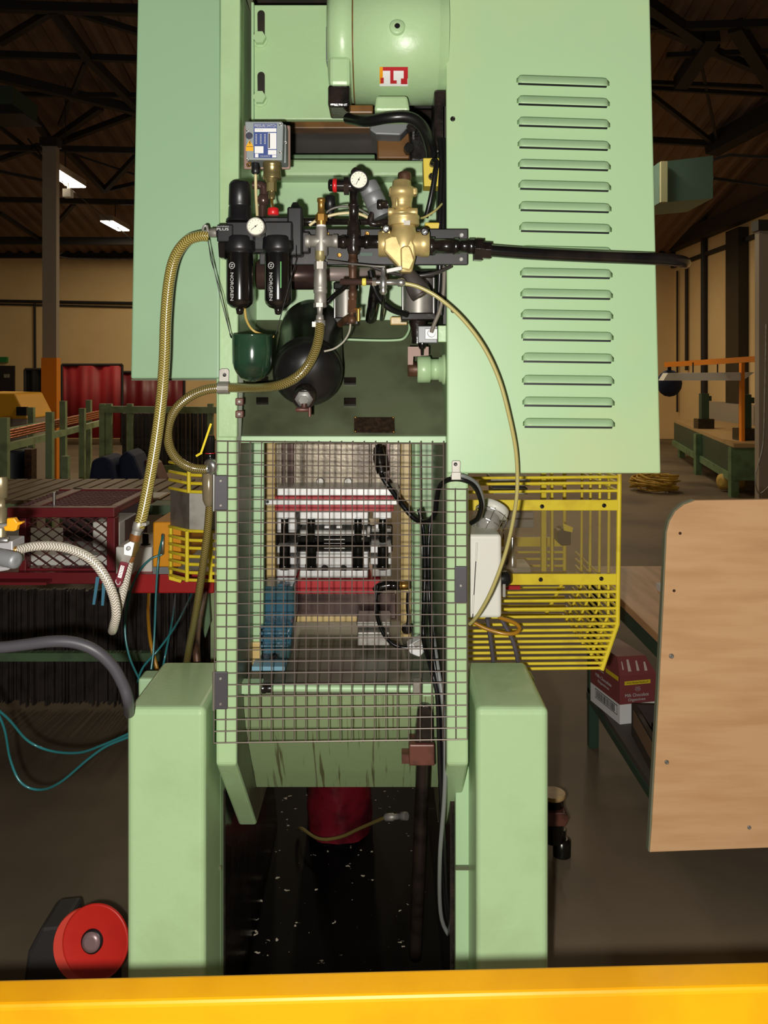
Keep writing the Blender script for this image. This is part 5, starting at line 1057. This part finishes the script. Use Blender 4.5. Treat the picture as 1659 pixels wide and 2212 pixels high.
# air valve block at the left edge
t = thing('valve_manifold', 'grey valve block with a silencer at the left edge', 'valve', P(12, 1240, 1.46))
b = MB(); b.pbox(-30, 1169, 27, 1225, 1.45, .05); b.prism([(-30, 1225), (27, 1225), (17, 1232), (-30, 1240)], 1.46, .04); b.build('block', mat('light_grey_block', (170, 168, 170), .4, .3), t, .002)
a = P(-25, 1198, 1.43); e = P(38, 1212, 1.405); b = MB(); b.lathe(a, e-a, [(0, .0135), ((e-a).length-.006, .0145), ((e-a).length-.001, .012), ((e-a).length, .006)], 24); b.build('silencer', GREYAL, t)
b = MB(); b.hlathe(1188, 1.46, [(27, 7), (29, 9), (38, 8.5), (39, 7)], 6); b.build('brass_nipple', BRASSY, t)
b = MB(); b.vlathe(2, 1.46, [(1030, 12), (1038, 14), (1075, 14), (1076, 9), (1088, 9), (1098, 9), (1099, 11), (1168, 11)], 20); b.build('riser', mat('dull_brass_riser', (128, 116, 88), .35, .5), t)
b = MB(); b.hlathe(1167, 1.44, [(-10, 5), (-8, 6), (17, 6), (19, 4)], 14); b.build('top_screw', STEEL, t)
t = thing('wing_valve', 'small yellow wing-handled valve at the left edge', 'valve', P(25, 1150, 1.44))
b = MB(); b.prism([(14, 1120), (30, 1119), (36, 1128), (48, 1127), (48, 1131), (37, 1136), (35, 1146), (28, 1148), (10, 1147), (7, 1138), (14, 1136)], 1.43, .012); b.build('wing', YELD, t, .003)
b = MB(); b.hlathe(1136, 1.44, [(-5, 5), (8, 6), (33, 6), (39, 5), (40, 3)], 14); b.build('stem', SATIN, t)
hose('braided_hose', [(42, 1187, 1.455), (75, 1180, 1.45), (120, 1180, 1.45), (160, 1189, 1.45), (198, 1210, 1.45), (226, 1245, 1.45), (245, 1288, 1.455), (251, 1325, 1.46), (246, 1352, 1.475), (243, 1362, 1.50), (245, 1352, 1.53), (254, 1320, 1.545), (266, 1275, 1.55), (275, 1235, 1.553), (279, 1214, 1.555)], .0083, BRAIDW, 'clear braided hose looping from the valve block to the red-handled valve', k=8)
t = thing('ball_valve', 'brass ball valve with a dark red lever at the bottom of the yellow hose', 'ball valve', P(275, 1215, 1.54))
bd2 = 1.555
def seg(x0, y0, x1, y1, prof, m, name, d=bd2, n=20, d1=None):
    a = P(x0, y0, d); e = P(x1, y1, d1 or d); L = (e-a).length; b = MB(); b.lathe(a, e-a, [(f*L, px(r, d)) for f, r in prof], n); return b.build(name, m, t)
seg(301, 1128, 297, 1146, [(0, 11.5), (.2, 12.5), (.8, 12.5), (1, 11)], SATIN, 'hose_band')
seg(297, 1144, 294, 1154, [(0, 11), (1, 11)], ZINC, 'upper_hex', n=6)
seg(294, 1154, 290, 1168, [(0, 13), (1, 12)], mat('red_brass', (160, 106, 60), .35, .6), 'upper_nut', n=6)
seg(290, 1168, 284, 1200, [(0, 10), (.2, 12), (.6, 13), (.8, 10), (1, 9)], mat('dark_brass', (122, 100, 56), .35, .6), 'body')
seg(284, 1200, 279, 1218, [(0, 9), (.5, 8), (1, 8)], mat('red_brass', (160, 106, 60), .35, .6), 'tail')
b = MB(); b.pbox(306, 1130, 316, 1136, bd2-.01, .02); b.build('clamp_screw', ZINC, t)
b = MB(); b.prism([(281, 1170), (290, 1173), (284, 1201), (268, 1198), (268, 1178)], bd2-.03, .003); hp = b.build('lever_plate', LABELW, t)
b = MB(); b.lathe(P(278, 1184, bd2-.03), (0, -1, 0), [(0, .0042), (.004, .004), (.0045, .002)], 14); b.build('lever_nut', ZINC, hp)
b = MB(); b.prism([(268, 1198), (284, 1201), (277, 1218), (260, 1214)], bd2-.03, .003); b.build('lever_neck', SATIN, t)
b = MB(); b.prism([(260, 1213), (277, 1217), (263, 1262), (257, 1270), (250, 1268), (247, 1258)], bd2-.034, .006); lv = b.build('red_lever', mat('wine_red_grip', (104, 28, 40), .4), t, .0015)
b = MB(); b.prism([(261, 1221), (269, 1223), (262, 1249), (254, 1247)], bd2-.0345, .0004); lbl = b.build('lever_label', LABELW, lv)
ua = (P(254.5, 1247, bd2-.0347)-P(262, 1222, bd2-.0347)).normalized(); va = Vector((ua.z, 0, -ua.x)); o_ = P(261.7, 1235, bd2-.0347)
b = MB(); b.tube([o_-ua*.0085+(ua*math.cos(k*math.pi/8)+va*math.sin(k*math.pi/8))*.0018 for k in range(17)], .0004, 6)
for k in range(5):
    q = o_+ua*(-.0045+k*.0031); b.bar(q-va*.0018, q+va*.0018, .0007, .0003, (0, 1, 0)); b.bar(q-va*.0018*(1 if k % 2 else -1), q-va*.0018*(1 if k % 2 else -1)+ua*.0018, .0006, .0003, (0, 1, 0))
b.build('label_print', mat('wine_red_grip', (104, 28, 40), .4), lbl)
b = MB(); b.tube([P(251, 1252, bd2-.0345), P(250, 1257, bd2-.0345), P(253, 1262, bd2-.0345), P(258, 1262, bd2-.0345), P(260, 1256, bd2-.0345)], .0007, 6, 3); b.build('arrow_mark', INKW, lv)
hose('grey_rubber_hose', [(-30, 1400, 1.62), (10, 1398, 1.62), (60, 1392, 1.62), (110, 1386, 1.62), (160, 1388, 1.625), (205, 1405, 1.63), (242, 1438, 1.64), (266, 1480, 1.65), (277, 1515, 1.66), (279, 1540, 1.72)], .0112, HOSEG, 'thick grey rubber hose arching from the left edge to the left leg')
def ttube(pts, lab): return hose('air_tube', pts, .0032, TEALT, lab, 'tube', 8)
ttube([(-20, 1520, 1.95), (20, 1555, 2.0), (60, 1600, 2.05), (110, 1622, 2.05), (170, 1626, 2.0), (220, 1610, 1.95), (278, 1585, 1.9)], 'upper teal air tube sagging across the left, ending behind the leg')
ttube([(-25, 1500, 1.95), (8, 1570, 2.0), (22, 1640, 2.05), (45, 1690, 2.05), (85, 1706, 2.05), (130, 1690, 2.0), (190, 1640, 1.95), (230, 1612, 1.92), (278, 1592, 1.88)], 'lower teal air tube drooping furthest towards the floor on the left')
ttube([(352, 1158, 2.41), (343, 1200, 2.38), (337, 1280, 2.36), (334, 1360, 2.34), (330, 1420, 2.32), (322, 1470, 2.3)], 'teal tube hanging straight down from the orange box')
ttube([(350, 1198, 2.41), (325, 1208, 2.4), (300, 1235, 2.39), (278, 1290, 2.38), (270, 1360, 2.36), (280, 1420, 2.34), (302, 1470, 2.32)], 'teal tube curving left from the lower end of the orange box handle')
ttube([(380, 1262, 2.72), (378, 1290, 2.6), (372, 1340, 2.45), (360, 1400, 2.36), (350, 1450, 2.34)], 'teal tube hanging below the red rail, right of the others')
ttube([(420, 1265, 2.72), (408, 1295, 2.6), (380, 1350, 2.42), (345, 1400, 2.36), (310, 1440, 2.34), (296, 1475, 2.33)], 'teal tube crossing diagonally below the red rail')
hose('amber_tube', [(322, 1262, 2.72), (321, 1300, 2.62), (320, 1330, 2.54), (325, 1385, 2.46), (338, 1440, 2.44), (346, 1480, 2.42)], .0055, AMBER, 'amber tube hanging below the red rail', 'tube', 8)
hose('brown_hose', [(444, 1262, 2.72), (438, 1300, 2.5), (428, 1350, 2.3), (424, 1400, 2.18), (428, 1450, 2.16)], .010, RUST, 'brown hose behind the thin olive hose near the left leg', 'hose', 10)
b = MB(); b.prism([(438, 1276), (450, 1276), (454, 1345), (443, 1378), (433, 1340)], 2.69, .02); tag(b.build('green_bracket', GREENM), 'green diamond-shaped bracket behind the left frame edge', 'bracket')
for x, y0, x1, y1, lab in ((210, 1246, 202, 1306, 'left of two light blue cable ties under the maroon guard'), (224, 1250, 221, 1308, 'right of two light blue cable ties under the maroon guard')):
    b = MB(); b.bar(P(x, y0, 2.7), P(x1, y1, 2.69), .007, .003, (0, 1, 0)); b.bar(P(x+4, y0, 2.7), P(x1+2, y1, 2.69), .004, .002, (0, 1, 0)); tag(b.build('cable_tie', BLUETIE), lab, 'cable tie')
# ================================================================== RIGHT SIDE
# white control box
t = thing('control_box', 'white plastic control box with hinges behind the right frame edge', 'box', P(1050, 1338, 2.0))
b = MB(); c0 = P(1014, 1336, 1.97); c1 = P(1084, 1155, 1.97)
b.box(c0.x-.03, 1.97, c0.z, c1.x, 2.16, c1.z); b.build('body', WHITE, t, .009, seg=3)
b = MB(); b.prism([(1029, 1175), (1031, 1175), (1022, 1336), (1020, 1336)], 1.9695, .002); sm_ = b.build('lid_gap', INKB, t)
for y0 in (1172, 1285):
    b = MB(); x = 1030 if y0 < 1200 else 1023; b.cyl(P(x, y0, 1.968), P(x-2, y0+40, 1.968), .0026, n=10); b.pbox(x-12, y0, x+12, y0+40, 1.9692, .0015); b.build('hinge', WHITE, t)
b = MB(); c = P(1088, 1250, 2.05); b.lathe(c-Vector((.01, 0, 0)), (1, 0, 0), [(0, .018), (.018, .02), (.026, .012)], 20); b.build('black_knob', BLACK, t)
b = MB(); b.pbox(1086, 1262, 1092, 1290, 2.03, .03); b.build('latch', SATIN, t)
hose('box_cable', [(1052, 1336, 2.05), (1058, 1370, 2.06), (1066, 1430, 2.08), (1068, 1460, 2.1)], .0055, mat('grey_purple_cable', (84, 78, 84), .45), 'dark grey cable straight down from the white control box', 'cable', 10)
hose('box_cable', [(1078, 1330, 2.06), (1090, 1350, 2.06), (1108, 1385, 2.06), (1118, 1425, 2.07), (1120, 1450, 2.1)], .0055, mat('grey_purple_cable', (84, 78, 84), .45), 'dark grey cable curving right below the white control box', 'cable', 10)
hose('amber_loop', [(1022, 1344, 2.03), (1050, 1358, 2.02), (1085, 1368, 2.01), (1112, 1368, 2.01), (1122, 1358, 2.02), (1112, 1346, 2.03), (1078, 1334, 2.05)], .0050, AMBER, 'amber tube loop hanging under the white control box', 'tube', 8)
# caged lamp
t = thing('caged_lamp', 'white lamp with a frosted globe in a wire cage', 'lamp', P(1060, 1140, 2.08))
a = P(1070, 1092, 2.1); e = P(1054, 1128, 2.08)
ax = (e-a).normalized(); b = MB(); b.lathe(a, ax, [(0, px(30, 2.1)), (.004, px(33, 2.1)), (.022, px(34, 2.1)), (.023, px(26, 2.1))], 32); b.build('lamp_base', WHITE, t)
b = MB(); b.ball(e, px(26, 2.08), 24); b.build('globe', FROST, t)
b = MB(); u, v = frame(ax)
for k in range(8):
    g = k*math.pi/4; o_ = u*math.cos(g)+v*math.sin(g); b.tube([a+ax*.02+o_*px(35, 2.1), a+ax*.062+o_*px(33, 2.1), a+ax*.08+o_*px(20, 2.1)], .0012, 6)
for h_, r in ((.025, 36), (.055, 34)):
    b.tube([a+ax*h_+(u*math.cos(k*math.pi/12)+v*math.sin(k*math.pi/12))*px(r, 2.1) for k in range(25)], .0012, 6)
b.build('cage', STEEL, t)
# right yellow guard
t = thing('yellow_guard_cage', 'yellow barred guard cage with a clear window, right of the press', 'guard', P(1200, 1445, 2.45))
g1, g2 = 2.25, 2.75                                 # near and far faces
b = MB()
rows = [(1031, 1334), (1044, 1336), (1061, 1335)]+[(y, 1336-max(0, y-1350)*.36) for y in (1279, 1297, 1315, 1332, 1348, 1361, 1373, 1385, 1397, 1409, 1421, 1433, 1444)]
for y, xr in rows: b.tube([P(1005, y+2, g1), P(xr, y-1, g1)], .0042, 8)
b.tube([P(1338, 1024, g1), P(1334, 1348, g1), P(1300, 1447, g1)], .0065, 8); b.build('near_bars', YEL, t)
b = MB(); b.pbox(1010, 1080, 1337, 1103, g1-.006, .008); b.build('upper_flat', YEL, t, .002)
b = MB(); b.pbox(1010, 1240, 1333, 1264, g1-.006, .008); b.build('lower_flat', YEL, t, .002)
for x, y in ((1171, 1094), (1305, 1092), (1168, 1252), (1299, 1250)): screw_head(t, x, y, g1-.006, .006, BLACKO, 'bolt')
b = MB(); b.pbox(1010, 1095, 1335, 1250, g1+.003, .004); b.build('window_pane', GLASSP, t, label='smoky clear pane')
b = MB()                                            # far face
xf = X(1338, g1)
for z in [H-(y-HZ)/F*g1 for y, _ in rows]: b.tube([(X(1005, g1), g2, z), (xf-.04, g2, z)], .0042, 8)
zt3, zb3 = Z(1026, g1), Z(1350, g1)
b.tube([(xf-.04, g2, zt3), (xf-.04, g2, zb3), (xf-.10, g2, Z(1440, g1))], .0065, 8); b.box(X(1080, g1), g2, Z(1103, g1), xf-.04, g2+.006, Z(1080, g1)); b.box(X(1080, g1), g2, Z(1264, g1), xf-.04, g2+.006, Z(1240, g1)); b.build('far_bars', YEL, t)
b = MB()                                            # side lattice between the faces
for dy in (.09, .19, .30, .41): b.tube([(xf-.003, g1+dy, zt3), (xf-.006, g1+dy, zb3), (xf-.055, g1+dy, Z(1440, g1))], .0045, 8)
for y, xr in rows[:3]+rows[3:]: z = Z(y, g1); q = X(xr, g1); b.tube([(q, g1, z), (q, g2, z)], .0042, 8)
b.build('side_bars', YEL, t)
b = MB(); x_, y_ = xf-.13, 2.6
b.box(x_-.015, y_, Z(1330, g1), x_, y_+.02, zt3); b.box(x_+.015, y_, Z(1330, g1), x_+.022, y_+.02, zt3); b.build('door_stile', YEL, t)
t = thing('guard_interlock', 'dark interlock switch behind the clear yellow-framed window', 'switch', P(1222, 1180, 2.55))
b = MB(); b.prism([(1205, 1148), (1216, 1142), (1234, 1148), (1234, 1178), (1214, 1180), (1205, 1172)], 2.5, .06); b.build('body', BLACK, t, .004)
b = MB(); b.prism([(1216, 1130), (1238, 1140), (1236, 1150), (1218, 1146)], 2.5, .006); b.build('bracket', YEL, t)
t = thing('side_die_post', 'steel guide post on a grey plate seen through the yellow guard', 'post', P(1110, 1240, 2.45))
b = MB(); b.pbox(1085, 1227, 1148, 1240, 2.42, .12); b.build('plate', ZINC, t, .002)
b = MB(); b.vlathe(1107, 2.46, [(1160, 6), (1164, 7), (1196, 7), (1198, 9), (1226, 9)], 18); b.build('guide_post', STEEL, t)
b = MB(); b.vlathe(1096, 2.48, [(1145, 10), (1165, 10), (1166, 7), (1226, 9)], 16); b.build('dark_bush', DARKST, t)
b = MB(); b.pbox(1080, 1107, 1154, 1120, 2.5, .06); b.pbox(1080, 1122, 1154, 1140, 2.5, .06); tag(b.build('grey_slide_block', GREYAL, None, .002), 'pair of stacked grey plates behind the clear window', 'plate')
b = MB(); b.pbox(1085, 1266, 1124, 1274, 2.4, .05); tag(b.build('red_table_edge', REDM), 'short bright red bar end behind the yellow bars', 'bar')
b = MB(); b.pbox(1060, 1030, 1145, 1050, 2.62, .1); b.pbox(1064, 1054, 1140, 1068, 2.62, .1); tag(b.build('pale_feed_block', ZINC, None, .002), 'pale grey block behind the top yellow bars', 'block')
# bench
t = thing('wooden_workbench', 'wood-topped steel bench behind the plywood board', 'workbench', (1.3, 3.0, 0))
bx0, bx1, by0, by1, bz = .875, 1.9, 2.45, 3.58, .765
b = MB(); b.box(bx0, by0, bz-.03, bx1, by1, bz); b.build('bench_top', WOODT, t, .003)
b = MB(); b.box(bx0+.01, by0+.01, bz-.09, bx0+.05, by1-.01, bz-.03); b.box(bx0+.01, by0+.01, bz-.09, bx1, by0+.05, bz-.03); b.box(bx0+.01, by1-.05, bz-.09, bx1, by1-.01, bz-.03); b.build('frame_rail', BENCHG, t)
sz = .25
b = MB(); b.box(bx0+.0, by0+.02, sz-.02, bx1, by1-.02, sz); b.build('shelf', mat('dusty_dark_shelf', (70, 62, 56), .6), t)
b = MB(); b.box(bx0-.005, by0+.02, sz-.05, bx0+.02, by1-.02, sz-.021); b.build('shelf_rail', BENCHG, t)
for x, y in ((bx0, by1-.05), (bx1-.05, by1-.05), (1.32, by0), (bx1-.05, by0)):
    b = MB(); b.box(x, y, 0, x+.04, y+.04, bz-.03); b.build('leg', BENCHG, t)
b = MB(); b.box(1.05, 3.15, .765, 1.1, 3.2, .79); tag(b.build('white_offcut', LABELW), 'small white offcut on the bench behind the plywood', 'offcut')
# biscuit carton
t = thing('biscuit_carton', 'maroon and white biscuit carton on the bench shelf', 'carton', (.96, 3.28, sz))
cw, cd, ch = .155, .24, .25
R3 = Matrix.Rotation(math.radians(13), 3, 'Z'); o3 = Vector((.905, 3.18, sz))
def cv(x, y, z): return o3+R3 @ Vector((x, y, z))
def cbox(b, x0, y0, z0, x1, y1, z1): b.hexa8([cv(x0, y0, z0), cv(x1, y0, z0), cv(x1, y1, z0), cv(x0, y1, z0), cv(x0, y0, z1), cv(x1, y0, z1), cv(x1, y1, z1), cv(x0, y1, z1)])
b = MB(); cbox(b, 0, 0, 0, cw, cd, .075); b.build('lower_tray', LABELW, t)
b = MB(); cbox(b, 0, 0, .0751, cw, cd, .185); b.hexa8([cv(0, 0, .185), cv(cw, 0, .185), cv(cw, cd, .185), cv(0, cd, .185), cv(.005, .03, ch), cv(cw-.03, .03, ch-.004), cv(cw-.03, cd, ch-.004), cv(.005, cd, ch)]); cb = b.build('carton_body', CHOC, t)
fr_ = R3 @ Vector((1, 0, 0)); sd_ = R3 @ Vector((0, -1, 0))
b = MB(); cbox(b, .02, -.0006, .148, .130, 0, .163); cbox(b, -.0006, .012, .162, 0, .11, .178); b.build('yellow_strip', YLAB, cb)
text('Price Marked Packet x7', cv(.075, -.0008, .1555), .006, INKB, cb, right=fr_, width=.09)
text('Milk Chocolate', cv(.072, -.0008, .108), .0125, INKW, cb, right=fr_, width=.10); text('Digestives', cv(.072, -.0008, .089), .0135, INKW, cb, right=fr_, width=.072)
text('happy', cv(.076, -.0008, .137), .005, INKW, cb, right=fr_, width=.02); text('shopper', cv(.076, -.0008, .130), .005, INKW, cb, right=fr_, width=.024)
b = MB(); b.tube([cv(.066+.020*k/6, -.0006, .126-.004*math.sin(k/6*math.pi)) for k in range(7)], .0006, 5); b.build('smile_mark', INKW, cb)
sr = R3 @ Vector((0, -1, 0))
text('Milk Chocolate', cv(-.0008, .13, .125), .013, INKW, cb, right=sr, width=.13); text('Digestives', cv(-.0008, .13, .103), .013, INKW, cb, right=sr, width=.09)
text('happy shopper', cv(-.0008, .15, .152), .006, INKW, cb, right=sr, width=.05)
b = MB(); cbox(b, -.0006, .02, .028, 0, .2, .066); bc = b.build('barcode_panel', INKB, t)
b = MB(); cbox(b, -.0010, .022, .031, -.0006, .198, .063); bw = b.build('barcode_field', LABELW, bc)
b = MB(); random.seed(5); y = .04
while y < .19: w_ = random.choice((.002, .003, .005)); cbox(b, -.0013, y, .033, -.0010, y+w_, .061); y += w_+random.choice((.002, .003, .004))
b.build('bars', INKB, bw)
b = MB()
for x, z0, z1, w_ in ((.016, .205, .233, .006), (.038, .198, .238, .014), (.075, .198, .232, .011), (.108, .196, .226, .012)):
    yy = lambda z: .03*(z-.185)/.065-.0008
    b.wprism([cv(x, yy(z0), z0), cv(x+w_, yy(z0), z0), cv(x+w_*.8, yy(z1), z1), cv(x+w_*.2, yy(z1), z1)], Vector((0, -.0005, 0)))
b.build('torn_patches', mat('torn_card', (196, 176, 166), .7), cb)
t = thing('open_tray_box', 'dark open box in front of the biscuit carton on the shelf', 'box', (.98, 2.85, sz))
o3 = Vector((.905, 2.72, sz)); R3 = Matrix.Rotation(math.radians(-4), 3, 'Z')
b = MB(); cbox(b, .0, 0, 0, .28, .34, .012); cbox(b, -.015, 0, .012, 0, .34, .13); cbox(b, .28, 0, .012, .295, .34, .13); cbox(b, 0, 0, .012, .28, .015, .13); cbox(b, 0, .325, .012, .28, .34, .13); b.build('box_shell', mat('brown_black_box', (52, 40, 34), .6), t)
b = MB(); b.ball(cv(.13, .2, .09), .09, 14, (1.2, 1.2, .5)); b.build('black_bag', BLACKG, t)
b = MB(); cbox(b, -.018, .02, .06, -.0155, .3, .118); b.build('tan_panel', mat('tan_card', (120, 92, 66), .7), t)
# plywood board
t = thing('plywood_board', 'plywood board with a rounded corner standing at the bench end', 'board', P(1560, 1840, 2.42))
poly = [(1404, 1841), (1408, 1790), (1424, 1500), (1436, 1260), (1441, 1150), (1447, 1126), (1460, 1104), (1478, 1090), (1502, 1081), (1720, 1078), (1720, 1829)]
b = MB(); b.prism(poly, 2.42, .018); b.build('panel', WOOD, t, .0015)
b = MB()
b.prism([(1400, 1838), (1405, 1842), (1409, 1790), (1425, 1500), (1437, 1260), (1442, 1150), (1448, 1126), (1461, 1104), (1479, 1090), (1503, 1081), (1498, 1079), (1474, 1088), (1456, 1103), (1443, 1126), (1437, 1150), (1432, 1260), (1420, 1500), (1403, 1790)], 2.425, .02); b.build('edge_band', WOODE, t)
for x, y, r in ((1450, 1417, .0075), (1440, 1646, .0065), (1618, 1787, .006)): screw_head(t, x, y, 2.42, r, SATIN)
for x, y in ((1469, 1152), (1456, 1276)):
    b = MB(); b.lathe(P(x, y, 2.42), (0, -1, 0), [(0, .0045), (.0006, .0045)], 12); b.build('hole', RUST, t)
b = MB(); b.box(X(1470, 2.44), 2.4385, .62, X(1700, 2.44), 2.4485, .78); b.build('rear_batten', WOODE, t)
# adjustable foot behind the right leg
t = thing('levelling_foot', 'round tan-topped foot with a bolt behind the right leg', 'foot', (X(1200, 2.75), 2.75, 0))
c = Vector((X(1194, 2.75), 2.75, 0)); 
b = MB(); b.lathe(c+Vector((.03, 0, 0)), (0, 0, 1), [(0, .03), (.05, .03), (.055, .02)], 16); b.lathe(c+Vector((.03, 0, .055)), (0, 0, 1), [(0, .014), (.03, .014)], 6); b.build('bolt', DARKST, t)
b = MB(); b.prism([(1150, 1756), (1222, 1756), (1230, 1768), (1222, 1786), (1150, 1786)], 2.7, .1); b.build('bracket', RUSTB, t, .003)
b = MB(); b.lathe(c+Vector((0, 0, .05)), (0, 0, 1), [(0, .036), (.14, .036), (.142, .038)], 24); b.build('collar', DARKST, t)
b = MB(); b.lathe(c+Vector((0, 0, .193)), (0, 0, 1), [(0, .04), (.004, .043), (.012, .043), (.014, .041)], 32); b.build('top_disc', TANP, t)
